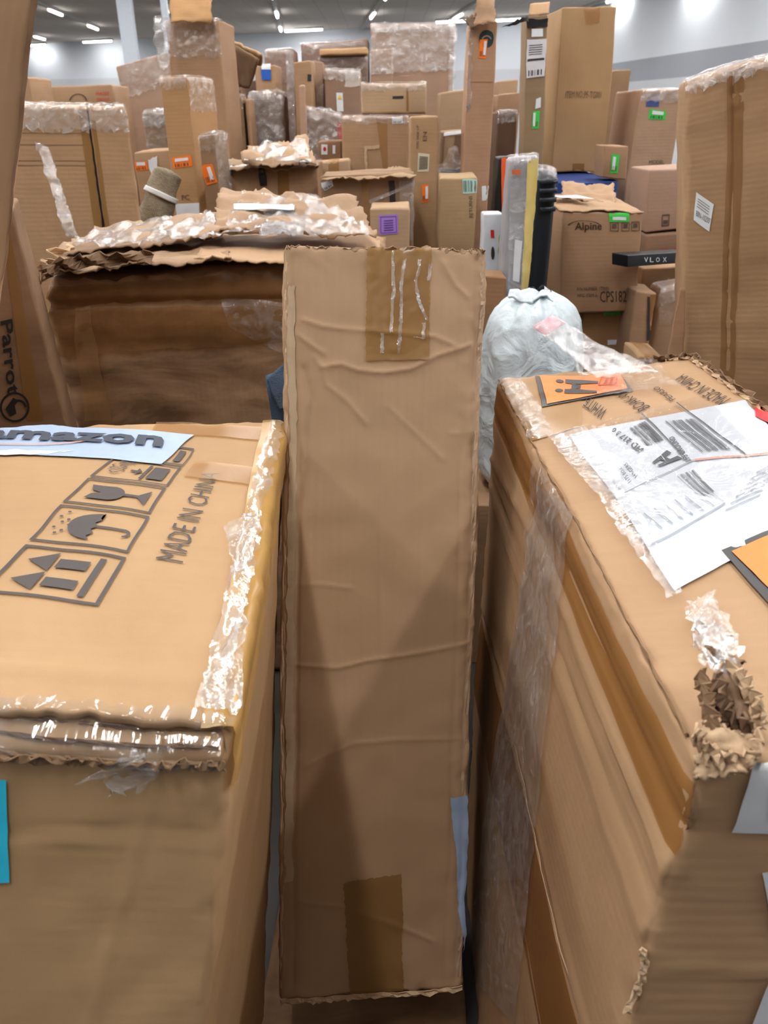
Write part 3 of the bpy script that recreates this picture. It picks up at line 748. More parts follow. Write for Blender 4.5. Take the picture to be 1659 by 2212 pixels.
rb.text('top', [(1405, 886), (1345, 847), (1328, 856), (1381, 899)], 'BOAK-W', MK, 'marker_writing', off=.003)
rb.text('top', [(1460, 868), (1420, 838), (1408, 842), (1447, 874)], 'PEARSO', MK, 'marker_writing', off=.003)
rb.text('top', [(1580, 864), (1477, 812), (1452, 825), (1553, 881)], 'MADE IN CHINA', MK, 'marker_writing', off=.003)
rb.patch('top', [(1632, 905), (1700, 940), (1700, 885), (1630, 884)], plain((.90, .12, .16), .5), 'sticker', n=(5, 5), off=.006, label='red sticker')
# clear film over the label and along the left rim
rb.patch('top', [(1380, 1160), (1700, 1060), (1520, 865), (1190, 955)], film_mat(.0, .16, 10), 'plastic_wrap', n=(30, 30), off=.008, amp=.004, nsc=14)
rb.patch('top', [(1440, 1305), (1470, 1290), (1265, 935), (1185, 960)], FILMH, 'plastic_wrap', n=(10, 50), off=.009, amp=.010, jit=.003, nsc=30)
rb.patch('top', [(1150, 960), (1200, 950), (1110, 800), (1075, 815)], FILM2, 'plastic_wrap', n=(8, 24), off=.006, amp=.008, jit=.003)
rb.patch('top', [(1290, 870), (1480, 850), (1390, 780), (1310, 800)], FILM, 'plastic_wrap', n=(20, 14), off=.012, amp=.012, jit=.004)
rb.patch('top', [(1520, 1450), (1600, 1420), (1540, 1290), (1480, 1310)], FILMH, 'plastic_wrap', n=(14, 16), off=.006, amp=.012, jit=.005)
# loose tape end sticking up with pink label
e0, e1 = P(1330, 800, 1.50), P(1290, 830, 1.45)
lt_ = sheet('loose_tape', [P(1290, 815, 1.44), P(1390, 800, 1.48), P(1195, 678, 1.62), P(1150, 706, 1.60)], FILM2, rb.root, n=(12, 24), amp=.008, solid=.0004, nsc=22)
sheet('pink_label', [P(1178, 726, 1.585), P(1222, 698, 1.60), P(1193, 680, 1.622), P(1150, 706, 1.60)], plain((.88, .62, .70), .5), lt_, n=(6, 6), amp=.001, solid=.0006, label='pink label end')
sheet('crumpled_tape', [P(1250, 810, 1.50), P(1420, 800, 1.50), P(1350, 760, 1.58), P(1240, 765, 1.58)], FILM, rb.root, n=(18, 12), amp=.015, solid=.0004, nsc=22)
# torn corrugated rim at the back right
pr = [rb.surf('top', u, v, 0) for u, v in ((.70, 1.0), (.86, 1.0), (.99, .99), (1.0, .9), (1.0, .78), (1.0, .66), (1.0, .5))]
ruffle('torn_edge', pr, .018, .006, card((.58, .46, .35), .5), rb.root, seg=12, rows=3)
ruffle('torn_edge', [p + Vector((-.006, -.006, 0)) for p in pr[1:]], .010, .006, LINER, rb.root, seg=14, rows=2)
pf = [rb.surf('lt', u, 1.0, .001) for u in (0, .1, .25, .4, .6, .8, .97)]
ruffle('torn_edge', pf, .006, .0015, card((.66, .52, .38), .3), rb.root, seg=14, rows=2, up=Vector((-.3, 0, 1)))
# crushed front corner: wads of layered cardboard
for i, (a, wd, am, mt) in enumerate([(((1495, 1600, .50), (1530, 1655, .485), (1610, 1660, .48), (1640, 1610, .49)), .018, .006, LINER),
                            (((1530, 1500, .545), (1570, 1570, .52), (1630, 1620, .50)), .024, .008, card((.58, .46, .36), .4)),
                            (((1510, 1480, .55), (1530, 1560, .52), (1540, 1620, .50)), .02, .007, card((.66, .53, .40), .3)),
                            (((1560, 1460, .56), (1620, 1520, .53), (1650, 1580, .51)), .02, .008, LINER)]):
    ruffle('crushed_corner', [P(*t) for t in a], wd, am, mt, rb.root, seg=9, rows=5, up=Vector((.1, .25, 1)).normalized(), waves=1.7, solid=.0025)
sheet('crushed_corner', [P(1500, 1680, .478), P(1620, 1670, .475), P(1640, 1590, .50), P(1515, 1560, .515)], LINER, rb.root, n=(26, 18), amp=.009, nsc=40, solid=.003, jit=.003)
sheet('crushed_corner', [P(1560, 1500, .54), P(1625, 1560, .51), P(1600, 1430, .58), P(1530, 1400, .58)], card((.66, .54, .43), .4), rb.root, n=(22, 18), amp=.010, nsc=40, solid=.003, jit=.004)
sheet('plastic_wrap', [P(1500, 1400, .575), P(1600, 1480, .54), P(1590, 1370, .60), P(1510, 1340, .61)], FILMH, rb.root, n=(22, 18), amp=.016, nsc=34, solid=.0004, jit=.004)
# labels on its front face
for q in ([(1578, 1795), (1760, 1800), (1760, 1560), (1648, 1565)], [(1665, 2010), (1760, 2010), (1760, 1870), (1640, 1878)], [(1612, 2230), (1760, 2240), (1760, 2110), (1655, 2115)]):
    l_ = rb.patch('front', q, WHITE, 'shipping_label', n=(8, 8), off=.004, label='white label on the front side')
    rb.shapes('front', [(q[0][0] + (1760 - q[0][0]) * .42, q[0][1] - 30), (q[0][0] + (1760 - q[0][0]) * .88, q[0][1] - 30), (q[0][0] + (1760 - q[0][0]) * .88, q[0][1] - 90), (q[0][0] + (1760 - q[0][0]) * .44, q[0][1] - 90)], barcode(0, 0, 1, 1, 12), LP, 'printed_code', off=.006, parent=l_)
rb.patch('front', [(1478, 1795), (1490, 1790), (1500, 1690), (1480, 1690)], card((.62, .48, .36), .4), 'scuffed_paper', n=(3, 12), off=.003, jit=.003)
ruffle('torn_edge', [P(1345, 2190, .445), P(1372, 2130, .455), P(1385, 2090, .458), P(1380, 2050, .463)], .008, .003, LINER, rb.root, seg=8, rows=2, up=Vector((1, 0, 0)))

# ---- crumpled flattened carton under the centre box
fc = empty('flattened_carton', Vector((0, .85, 0)), 'crumpled flat piece of cardboard on the floor under the tall centre carton', 'cardboard')
sheet('crumpled_panel', [Vector((-.27, .50, .012)), Vector((.15, .50, .012)), Vector((.17, 1.25, .012)), Vector((-.23, 1.25, .012))], card((.62, .48, .35), .5), fc, n=(26, 40), amp=.012, nsc=9, solid=.004)
sheet('crumpled_panel', [Vector((-.10, .60, .05)), Vector((.12, .58, .04)), Vector((.13, .80, .07)), Vector((-.08, .82, .09))], card((.70, .52, .34), .2), fc, n=(20, 20), amp=.02, nsc=14, solid=.003)

# ================================================================== MIDDLE GROUND, LEFT
# stained crushed box
D0 = 1.95
sb = Box(hexa((88, 600), (838, 572), D0, .55, base=0.0, drop=-.0), rnd=.035, amp=.008, eamp=.016, bulge=.012, cell=.018, seed=33)
sb.root = empty('cardboard_box', sum((sb.c[(i, j, 0)] for i in (0, 1) for j in (0, 1)), Vector()) / 4, 'wide water-stained dented carton with a crushed lid behind the centre carton', 'box')
for y_, w_, h in ((655, .008, -.008), (640, .012, .006), (700, .006, .004), (745, .008, -.005), (790, .01, .004), (845, .01, -.004)):
    sb.crease('front', [(90, y_ + 5), (250, y_ + random.uniform(-5, 5)), (400, y_ - 4), (620, y_ - 12), (800, y_ - 20)], w_, h, 0)
sb.build('carton_body', card((.70, .56, .43), .75, .9, 'X', flute=.3), sb.root)
sb.patch('front', [(110, 665), (640, 640), (640, 590), (100, 622)], tape_mat((.50, .36, .23), .45), 'packing_tape', n=(30, 6), off=.006, amp=.002, jit=.002)
sb.patch('front', [(180, 905), (240, 905), (200, 660), (165, 665)], TAPEL, 'packing_tape', n=(6, 20), off=.006, amp=.004)
sb.patch('front', [(115, 770), (640, 730), (640, 655), (108, 672)], tape_mat((.56, .44, .32), .3), 'packing_tape', n=(30, 8), off=.005, amp=.003, jit=.002)
sb.patch('front', [(500, 700), (620, 760), (620, 650), (480, 640)], FILM, 'plastic_wrap', n=(12, 10), off=.006, amp=.005)
# lid: torn layered flaps
pl = [P(x, y, d) for x, y, d in ((82, 610, 1.92), (130, 590, 1.90), (200, 575, 1.91), (330, 570, 1.91))]
ruffle('torn_edge', pl, .035, .016, card((.56, .44, .33), .5), sb.root, seg=9, rows=5)
ruffle('torn_edge', [P(x, y, d) for x, y, d in ((78, 640, 1.93), (95, 600, 1.92), (110, 580, 1.96), (150, 545, 2.1))], .03, .016, LINER, sb.root, seg=8, rows=5, up=Vector((.2, -.3, 1)))
sheet('lid_flap', [P(95, 588, 1.90), P(500, 560, 1.90), P(480, 512, 2.40), P(160, 520, 2.40)], card((.70, .57, .44), .4), sb.root, n=(44, 24), amp=.015, nsc=8, solid=.004, jit=.004)
sheet('lid_flap', [P(420, 566, 1.92), P(832, 560, 1.92), P(812, 508, 2.46), P(450, 506, 2.46)], card((.76, .61, .47), .1), sb.root, n=(40, 20), amp=.008, nsc=6, solid=.004, jit=.003)
# loose crumpled sheet of cardboard with film on top of it
cs = empty('crumpled_cardboard', P(640, 495, 2.3), 'torn crumpled cardboard sheet under clear film lying on the stained carton', 'cardboard')
sheet('torn_sheet', [P(455, 500, 2.12), P(812, 508, 2.12), P(762, 425, 2.5), P(478, 408, 2.5)], card((.72, .59, .47), .3, .8), cs, n=(50, 34), amp=.022, nsc=8, solid=.004, jit=.005)
sheet('plastic_wrap', [P(480, 497, 2.10), P(805, 500, 2.10), P(700, 425, 2.45), P(520, 420, 2.45)], FILM2, cs, n=(50, 34), amp=.028, nsc=14, solid=.0004, jit=.004)
sheet('paper_strip', [P(505, 452, 2.26), P(636, 453, 2.26), P(636, 443, 2.32), P(505, 440, 2.32)], plain((.80, .86, .90), .5), cs, n=(16, 4), amp=.002, solid=.0008, label='pale paper strip label')
cs2 = empty('film_wrapped_flap', P(300, 510, 2.3), 'long film-covered cardboard flap lying on the left of the stained carton', 'cardboard')
sheet('torn_sheet', [P(115, 545, 2.12), P(500, 508, 2.12), P(500, 452, 2.46), P(205, 492, 2.46)], card((.72, .60, .49), .2, .8), cs2, n=(50, 18), amp=.014, nsc=9, solid=.004, jit=.004)
sheet('plastic_wrap', [P(140, 535, 2.10), P(500, 504, 2.10), P(500, 452, 2.44), P(230, 490, 2.44)], FILM2, cs2, n=(60, 18), amp=.024, nsc=16, solid=.0004, jit=.004)
sheet('plastic_wrap', [P(560, 505, 2.06), P(650, 508, 2.06), P(660, 478, 2.12), P(565, 480, 2.12)], film_mat(.3, .8, 30, (.6, .6, .62)), cs, n=(20, 10), amp=.02, nsc=24, solid=.0004, jit=.003)

# blue cloth poking out left of the centre carton
bc = empty('blue_cloth_bag', Vector((-.15, 1.79, 0)), 'slate blue fabric corner poking out left of the tall centre carton', 'bag')
sheet('fabric', [Vector((-.21, 1.78, .01)), Vector((-.10, 1.80, .01)), P(700, 770, 1.76), P(574, 812, 1.76)], plain((.30, .38, .48), .9, .6, 300), bc, n=(20, 20), amp=.006, nsc=8, solid=.02)
sheet('fabric', [P(604, 885, 1.735), P(640, 880, 1.735), P(620, 780, 1.74), P(576, 818, 1.74)], plain((.34, .42, .52), .9, .6, 300), bc, n=(12, 16), amp=.004, nsc=10, solid=.004)

# leaning carton top left
c8 = {(1, 0, 1): P(84, -60, 1.30), (1, 0, 0): Vector((-1.17, 1.3, 0)), (0, 0, 1): P(-420, -60, 1.30), (0, 0, 0): Vector((-1.65, 1.42, 0))}
pb = P(0, 620, 1.30); tp = P(84, -60, 1.30); t_ = tp.z / (tp.z - pb.z); c8[(1, 0, 0)] = tp + (pb - tp) * t_
c8[(0, 0, 0)] = c8[(1, 0, 0)] + (c8[(0, 0, 1)] - c8[(1, 0, 1)])
for i in (0, 1):
    for k in (0, 1): c8[(i, 1, k)] = c8[(i, 0, k)] + Vector((-.062, .14, 0))
tb = Box(c8, rnd=.006, amp=.004, eamp=.003, bulge=.004, cell=.03)
tb.root = empty('cardboard_box', (c8[(0, 0, 0)] + c8[(1, 1, 0)]) / 2, 'plain tan carton slanting across the upper left corner', 'box')
tb.build('carton_body', card((.73, .58, .44), 0, .3, 'X', flute=.5), tb.root)
tb.patch('front', [(0, 600), (10, 600), (84, -40), (66, -40)], card((.60, .47, .36)), 'corner_strip', n=(2, 30), off=.002)

# carton with parrot logo
pb = carton('dark tan carton at the left edge printed Parrot with a round bird emblem', (-260, 470), (26, 452), 1.60, .24, card((.60, .46, .34), .35, .3, 'Y'), yaw=20, skew=.05, rnd=.008, eamp=.003, cell=.03)
pb.text('front', [(0, 692), (18, 852), (46, 846), (26, 686)], 'Parrot', plain((.13, .11, .10), .7), bold=.02, off=.003)
pb.shapes('front', [(0, 910), (66, 910), (66, 842), (0, 842)], arc(.5, .5, .48, .48, .07, 0, 2 * math.pi, 26) + arc(.62, .45, .28, .3, .08, .2, 3.4) + [[(.2, .45), (.45, .8), (.62, .72), (.5, .55), (.55, .3), (.35, .2)]], plain((.13, .11, .10), .7), 'printed_emblem', off=.003)
pb.patch('front', [(60, 905), (95, 905), (20, 500), (5, 510)], TAPE, 'packing_tape', n=(4, 30), off=.002)

# big seamed carton at left
b = carton('big tan carton with a dark open seam and film-wrapped top at upper left', (-60, 222), (272, 232), 2.72, .42, card((.74, .59, .44), .1, .35, 'Y', flute=.5), yaw=19, rnd=.012, eamp=.008, cell=.035)
hold = b
for i, y in enumerate((285, 310, 345, 355)): b.patch('front', [(30, y + 2), (188, y + 4), (188, y + 2), (30, y)], card((.60, .47, .35)), 'score_line', n=(8, 1), off=.001)
b.patch('front', [(205, 500), (228, 500), (190, 238), (168, 238)], TAPEC, 'packing_tape', n=(4, 20), off=.002)
b.patch('front', [(229, 500), (238, 500), (205, 260), (196, 260)], TAPEC, 'packing_tape', n=(4, 20), off=.002)
b.patch('front', [(223, 500), (228, 500), (189, 240), (186, 240)], plain((.07, .05, .04), .9), 'seam_shade_strip', n=(2, 20), off=.003, jit=.001, label='shade of the gap between the flaps, painted as a dark strip')  # near-black strip on the face paints the shade inside the flap gap
wrap(b, 'ft', .07, .10, FILMH, amp=.018, n=(70, 16), nsc=26)
sheet('loose_tape', [P(142, 512, 2.55), P(168, 508, 2.55), P(105, 318, 2.68), P(76, 308, 2.68)], FILM2, b.root, n=(8, 40), amp=.012, nsc=18, solid=.0004, jit=.003)

# ================================================================== BACKGROUND CARTONS
STD = (.72, .575, .44); LT = (.76, .63, .50); PK = (.70, .57, .48); DK = (.62, .49, .37); OC = (.74, .58, .40)
def M(c, d=.15, ax='Y'): return card(c, d, .3, ax, flute=.4)
def sticker(b, q, colr, lq=None, nm='address_label', lab=None, bars=True):
    s_ = b.patch('front', q, colr, nm, n=(4, 4), off=.002, label=lab)
    if lq: 
        t_ = b.patch('front', lq, WHITE, 'white_field', n=(2, 2), off=.0035, parent=s_)
    if bars: b.shapes('front', q, barcode(.12, .1, .88, .38, 12), INKS, 'printed_code', off=.0035, parent=s_)
    return s_
b = carton('wide low carton with red print behind the seamed carton at left', (103, 187), (243, 183), 5.2, .5, M(STD), yaw=6, rnd=.01)
b.text('front', [(208, 206), (236, 205), (236, 198), (208, 199)], 'FRAGILE', plain((.80, .22, .18), .6), off=.003); b.text('front', [(210, 219), (237, 218), (237, 211), (210, 212)], 'FRAGILE', plain((.80, .22, .18), .6), off=.003)
b.shapes('front', [(150, 225), (190, 225), (190, 200), (150, 200)], arc(.5, .2, .5, .7, .08, .1, 3.0), INKS, 'printed_logo', off=.003)
carton('small plain carton edge showing left of the red-printed carton', (40, 165), (62, 168), 4.6, .3, M(STD), rnd=.006)
b = carton('leaning film-wrapped brown panel carton behind the tall boxes at left', (250, 144), (362, 112), 5.95, .25, M(PK, .1), skew=.12, rnd=.01)
b.patch('front', [(268, 215), (370, 180), (362, 114), (252, 146)], FILM2, 'plastic_wrap', n=(26, 18), off=.006, amp=.02, nsc=10, jit=.01)
b = carton('stacked brown film-wrapped parcel, upper left behind the narrow orange-labelled carton', (308, 240), (362, 236), 4.65, .3, M(DK), rnd=.01)
wrap(b, 'ft', .08, .1, FILMH, amp=.015); b.patch('front', [(310, 330), (370, 330), (370, 240), (308, 244)], FILM, 'plastic_wrap', n=(14, 14), off=.006, amp=.02)
b = carton('brown carton with orange label behind the woven roll', (288, 328), (380, 322), 3.9, .35, M(STD), rnd=.008)
sticker(b, [(294, 370), (321, 366), (318, 348), (292, 350)], ORANGE, [(296, 358), (315, 357), (314, 350), (296, 351)])
b.patch('front', [(330, 400), (342, 375), (340, 335), (322, 345)], WHITE, 'paper_scrap', n=(4, 6), off=.004, jit=.004)
b = carton('tall carton at upper left with film-wrapped top reaching above the eye line', (356, 46), (472, 42), 4.55, .33, M((.70, .55, .42)), rnd=.01, yaw=-4, eamp=.006)
wrap(b, 'ft', .16, .1, FILM2, amp=.02, n=(30, 20)); 
sheet('open_flap', [P(368, 48, 4.45), P(456, 46, 4.45), P(458, -30, 4.6), P(366, -30, 4.6)], M((.72, .55, .36), .2), b.root, n=(12, 10), amp=.01, solid=.005, jit=.005)
sheet('plastic_wrap', [P(345, 150, 4.5), P(362, 150, 4.5), P(372, 30, 4.5), P(328, 38, 4.5)], FILMH, b.root, n=(8, 16), amp=.03, nsc=8, solid=.0004, jit=.01)
b = carton('tall narrow tan carton with orange and white label at left', (344, 168), (403, 166), 3.55, .22, M((.74, .57, .39)), rnd=.008, yaw=-18, eamp=.004)
wrap(b, 'ft', .04, .08, FILM2, amp=.008); wrap(b, 'rt', .12, .05, FILM2, amp=.01)
sticker(b, [(375, 363), (418, 358), (413, 334), (371, 340)], ORANGE, [(379, 349), (409, 345), (408, 339), (379, 342)])
b.patch('front', [(383, 480), (432, 480), (430, 438), (381, 440)], WHITE, 'paper_label', n=(3, 3), off=.003)
b.text('front', [(395, 432), (412, 431), (410, 420), (394, 421)], 'FC', INKS)
b = carton('short narrow carton with tilted orange label beside the taller orange-labelled one', (428, 291), (462, 286), 3.26, .12, M(DK), rnd=.008, yaw=-14)
wrap(b, 'ft', .06, .1, FILM, amp=.008); wrap(b, 'rt', .3, .02, FILM2, amp=.012)
sticker(b, [(446, 401), (470, 395), (459, 354), (434, 358)], ORANGE, [(456, 391), (464, 388), (455, 360), (447, 362)])
# woven roll
def tube(name, a, bb, r0, r1, mat, parent, n=28, m=20, wob=.06):
    ax_ = (bb - a).normalized(); s1 = ax_.orthogonal().normalized(); s2 = ax_.cross(s1); vs, fs, uvs = [], [], []
    for j in range(m + 1):
        t = j / m; c = a.lerp(bb, t); r = r0 + (r1 - r0) * t; cap = min(1, math.sqrt(max(0, min(t, 1 - t) * 14)) + .25)
        for i in range(n):
            th = 2 * math.pi * i / n; rr = r * cap * (1 + wob * math.sin(th * 3 + j * .4))
            vs.append(c + s1 * rr * math.cos(th) + s2 * rr * math.sin(th))
    for j in range(m):
        for i in range(n):
            k = j * n + i; k2 = j * n + (i + 1) % n; fs.append((k, k2, k2 + n, k + n))
            uvs.append([(i / n, j / m), ((i + 1) / n, j / m), ((i + 1) / n, (j + 1) / m), (i / n, (j + 1) / m)])
    fs.append(tuple(range(n))[::-1]); uvs.append([(0, 0)] * n); fs.append(tuple(m * n + i for i in range(n))); uvs.append([(0, 0)] * n)
    return mesh(name, vs, fs, mat, parent, uvs)
m_, nt, bb = newmat('woven'); L = nt.links; tc = N(nt, 'ShaderNodeUVMap')
mp = N(nt, 'ShaderNodeMapping'); L.new(tc.outputs[0], mp.inputs[0]); mp.inputs['Scale'].default_value = (14, 22, 1)
ck = N(nt, 'ShaderNodeTexBrick', Scale=1.0); L.new(mp.outputs[0], ck.inputs['Vector'])
ck.inputs['Color1'].default_value = (*lin((.66, .60, .50)), 1); ck.inputs['Color2'].default_value = (*lin((.55, .50, .42)), 1); ck.inputs['Mortar'].default_value = (*lin((.28, .25, .22)), 1); ck.inputs['Mortar Size'].default_value = .03
L.new(ck.outputs[0], bb.inputs['Base Color']); bb.inputs['Roughness'].default_value = .9
bp = N(nt, 'ShaderNodeBump', Strength=.8, Distance=.006); L.new(ck.outputs[1], bp.inputs['Height']); bp.invert = True; L.new(bp.outputs[0], bb.inputs['Normal'])
wr = empty('woven_rug_roll', P(300, 560, 3.1), 'rolled grey-beige woven mat tied with white string beside the seamed carton', 'rug')
tube('rolled_mat', P(312, 545, 3.26), P(364, 366, 3.34), .072, .054, m_, wr, m=40)
tube('tie_string', P(346, 428, 3.31), P(351, 413, 3.315), .069, .067, plain((.85, .86, .86), .7), wr, m=6, wob=.02)
# middle row
b = carton('battered carton with black tape strips behind the crumpled cardboard', (478, 362), (684, 356), 3.45, .36, M(STD, .3), rnd=.02, eamp=.012)
for x0, x1, y0, y1 in ((560, 576, 335, 402), (492, 502, 358, 380)): b.patch('ft', [(b.inv('front', x0, y1)[0], b.inv('front', x0, y1)[1]), b.inv('front', x1, y1 - 2), (b.inv('front', x1, 362)[0], 1.25), (b.inv('front', x0, 362)[0], 1.25)], plain((.10, .11, .13), .4), 'black_tape', uv=True, n=(4, 12), off=.006, jit=.003)
b.patch('front', [(600, 420), (625, 420), (622, 365), (598, 366)], TAPE, 'packing_tape', n=(3, 8)); wrap(b, 'ft', .02, .3, FILM, amp=.012)
sheet('lid_flap', [P(478, 366, 3.4), P(690, 362, 3.4), P(680, 340, 3.7), P(505, 345, 3.7)], M((.68, .57, .46), .3), b.root, n=(30, 12), amp=.02, nsc=8, solid=.004, jit=.006)
f_ = empty('crumpled_cardboard', P(600, 350, 3.55), 'pale torn cardboard piece with clear tape lying on the black-taped carton', 'cardboard')
sheet('torn_sheet', [P(515, 350, 3.36), P(680, 352, 3.36), P(664, 300, 3.7), P(540, 312, 3.7)], M(LT, .2), f_, n=(30, 16), amp=.03, nsc=8, solid=.004, jit=.006)
sheet('plastic_wrap', [P(525, 345, 3.34), P(670, 345, 3.34), P(660, 303, 3.62), P(550, 315, 3.62)], FILM2, f_, n=(24, 16), amp=.03, nsc=12, solid=.0004)
b = carton('flat tan carton right of the black-taped carton', (686, 350), (756, 345), 3.85, .12, M(LT, .2), rnd=.01, eamp=.006); topseam(b, TAPEL)
b = carton('dark-corded carton with small tilted white label in front of the big tan cartons', (692, 382), (896, 374), 3.12, .3, M(DK, .25), rnd=.012, eamp=.010)
sticker(b, [(700, 413), (720, 402), (714, 388), (693, 397)], WHITE, bars=True)
b.patch('front', [(846, 500), (858, 500), (853, 390), (840, 390)], plain((.16, .15, .15), .5), 'black_strip', n=(2, 10), off=.003)
b.patch('front', [(800, 440), (900, 395), (898, 390), (796, 432)], FILMH, 'plastic_wrap', n=(14, 3), off=.005, amp=.006)
b.patch('front', [(784, 520), (800, 520), (796, 380), (780, 382)], TAPEL, 'packing_tape', n=(3, 12), off=.003)
b.patch('front', [(868, 520), (895, 520), (893, 380), (862, 382)], FILM2, 'plastic_wrap', n=(8, 20), off=.005, amp=.008)
sheet('lid_flap', [P(692, 386, 3.08), P(900, 380, 3.08), P(880, 364, 3.4), P(790, 366, 3.4)], M(LT, .3), b.root, n=(30, 8), amp=.012, nsc=8, solid=.004, jit=.004)
b = carton('small tan carton with purple label in front of the dark-corded carton', (800, 450), (886, 448), 2.88, .18, M(LT), rnd=.008, eamp=.004)
s_ = b.patch('front', [(820, 507), (861, 505), (859, 463), (818, 465)], plain((.66, .50, .84), .5), 'purple_label', n=(3, 3), off=.002)
b.shapes('front', [(820, 507), (861, 505), (859, 463), (818, 465)], frame(.08, .08, .92, .92, .03) + [rect(.25, .2 + .12 * k, .75, .25 + .12 * k) for k in range(5)], plain((.38, .26, .55), .6), 'printed_text', off=.0035, parent=s_)
b21 = carton('big tan carton with bare torn corner supporting the pale carton', (738, 252), (884, 250), 4.0, .42, M(STD), rnd=.012, eamp=.006)
b = b21
sticker(b, [(847, 268), (870, 266), (870, 248), (847, 250)], WHITE)
b.patch('front', [(828, 370), (838, 370), (836, 250), (812, 252)], TAPEL, 'packing_tape', n=(3, 12)); b.patch('front', [(788, 365), (794, 365), (793, 316), (788, 316)], LINER, 'torn_strip', n=(2, 8), off=.004, jit=.003); b.patch('front', [(788, 322), (820, 322), (820, 314), (788, 315)], LINER, 'torn_strip', n=(6, 2), off=.004, jit=.003)
wrap(b, 'ft', .03, .05, FILM2, amp=.01)
b = carton('tall narrow tan carton with barcode sticker and orange label right of the big tan carton', (887, 252), (948, 250), 3.55, .2, M((.71, .57, .42)), rnd=.008, yb=None)
sticker(b, [(901, 372), (926, 370), (928, 332), (903, 330)], plain((.80, .76, .68), .6), bars=False)
b.shapes('front', [(903, 368), (924, 366), (926, 336), (905, 334)], [rect(.05, .06 + .1 * k, .95, .11 + .1 * k) for k in range(9)], INKS, 'printed_code', off=.004)
sticker(b, [(912, 438), (927, 436), (926, 398), (911, 400)], ORANGE, [(919, 430), (925, 429), (925, 402), (919, 403)])
b.text('front', [(905, 322), (905, 270), (900, 270), (900, 322)], 'THIS SIDE UP', INKS); b.text('front', [(922, 304), (922, 284), (914, 284), (914, 304)], 'EN', INKS)
# pale box on top of 21
z_ = b21.surf('top', .5, .2).z
b = carton('pale square carton with pink slip on top, standing on the big tan carton', (780, 182), (922, 178), 4.02, .36, M((.77, .65, .51), .1), base=z_ + .008, rnd=.012, eamp=.006, bulge=.002)
wrap(b, 'ft', .03, .1, FILM2, amp=.01)
b.patch('front', [(848, 214), (872, 213), (872, 207), (848, 208)], INK, 'printed_mark', n=(2, 2)); b.patch('front', [(878, 240), (884, 240), (882, 190), (878, 190)], TAPE, 'packing_tape', n=(2, 8))
v0 = 1 + .02 / b.L[2]; b.patch('ft', [(.58, v0), (.82, v0), (.8, v0 + .2), (.6, v0 + .2)], plain((.95, .55, .68), .5), 'pink_slip', uv=True, n=(5, 4), off=.03, jit=.004)
# farther pile
b = carton('largest upright carton shrouded in clear film, at the top of the far pile', (800, 52), (985, 50), 6.3, .5, M(PK, .1), rnd=.03, eamp=.012, yb=((830, 420), (968, 420)))
b.patch('front', [(800, 160), (978, 150), (987, 52), (798, 54)], FILMH, 'plastic_wrap', n=(40, 24), off=.01, amp=.03, nsc=8, jit=.01)
wrap(b, 'ft', .05, .2, FILMH, amp=.03, nsc=10)
b.patch('front', [(965, 260), (975, 260), (985, 60), (972, 60)], FILMH, 'plastic_wrap', n=(4, 30), off=.02, amp=.03)
b = carton('narrow film-wrapped carton leaning before the shrouded carton', (800, 108), (848, 104), 5.6, .25, M(PK), base=0, rnd=.01); b.patch('front', [(802, 160), (850, 160), (848, 106), (800, 110)], FILMH, 'plastic_wrap', n=(14, 18), off=.006, amp=.02)
b = carton('wide film-wrapped brown carton across the top of the far pile', (650, 95), (796, 84), 6.4, .4, M((.62, .49, .42)), rnd=.012); wrap(b, 'ft', .2, .1, FILM, amp=.03)
o_ = b; bb2 = carton('long pale wooden-coloured carton lying on end in the far pile', (690, 106), (794, 103), 5.95, .25, M((.82, .66, .48), 0), yb=((690, 120), (794, 118)), rnd=.01)
b = carton('dark brown carton under the long pale carton in the far pile', (690, 121), (794, 119), 6.0, .3, M((.50, .39, .33)), rnd=.01)
b.patch('front', [(690, 175), (794, 175), (794, 122), (690, 124)], FILM, 'plastic_wrap', n=(20, 14), off=.006, amp=.02)
b = carton('carton with yellow and white warning label in the far pile', (700, 150), (778, 152), 5.25, .4, M((.62, .50, .42)), rnd=.01)
sl2 = b.patch('front', [(728, 240), (742, 240), (740, 200), (726, 200)], WHITE, 'warning_label', n=(2, 4)); b.shapes('front', [(728, 215), (740, 215), (740, 202), (728, 202)], [[(.1, .1), (.9, .1), (.5, .9)]], plain((.90, .75, .15), .5), 'warning_mark', off=.004, parent=sl2)
b.patch('front', [(745, 188), (790, 185), (790, 150), (745, 152)], plain((.74, .70, .66), .5), 'paper_document', n=(6, 6), jit=.004); wrap(b, 'ft', .05, .1, FILMH, amp=.02)
b = carton('upright carton with dark stripe in the far pile, left of the warning-label carton', (634, 134), (672, 130), 5.1, .3, M(STD), rnd=.01)
b.patch('front', [(664, 175), (672, 175), (672, 160), (664, 160)], plain((.15, .16, .2), .5), 'dark_label', n=(2, 2)); 
b = carton('plain upright carton between the dark-striped and warning-label cartons', (674, 132), (697, 134), 5.5, .3, M((.66, .54, .45)), rnd=.008)
b.patch('front', [(676, 240), (700, 240), (700, 180), (676, 180)], FILM2, 'plastic_wrap', n=(10, 16), off=.006, amp=.02)
b = carton('film-wrapped brown carton with vertical folds at the back left of the far pile', (570, 110), (632, 104), 6.1, .35, M((.60, .47, .40)), rnd=.01); wrap(b, 'ft', .2, .1, FILM, amp=.02)
b.patch('front', [(622, 330), (640, 330), (632, 110), (618, 110)], FILMH, 'plastic_wrap', n=(6, 40), off=.008, amp=.02)
carton('thin upright cardboard edge protector in the far pile', (644, 186), (657, 185), 4.6, .05, M((.74, .60, .50)), name='cardboard_edge_protector', cat='packaging', rnd=.006)
b = carton('carton heavily swathed in crinkled clear film behind the flat tan carton', (658, 235), (738, 250), 4.75, .3, M((.56, .45, .38)), rnd=.02, eamp=.01)
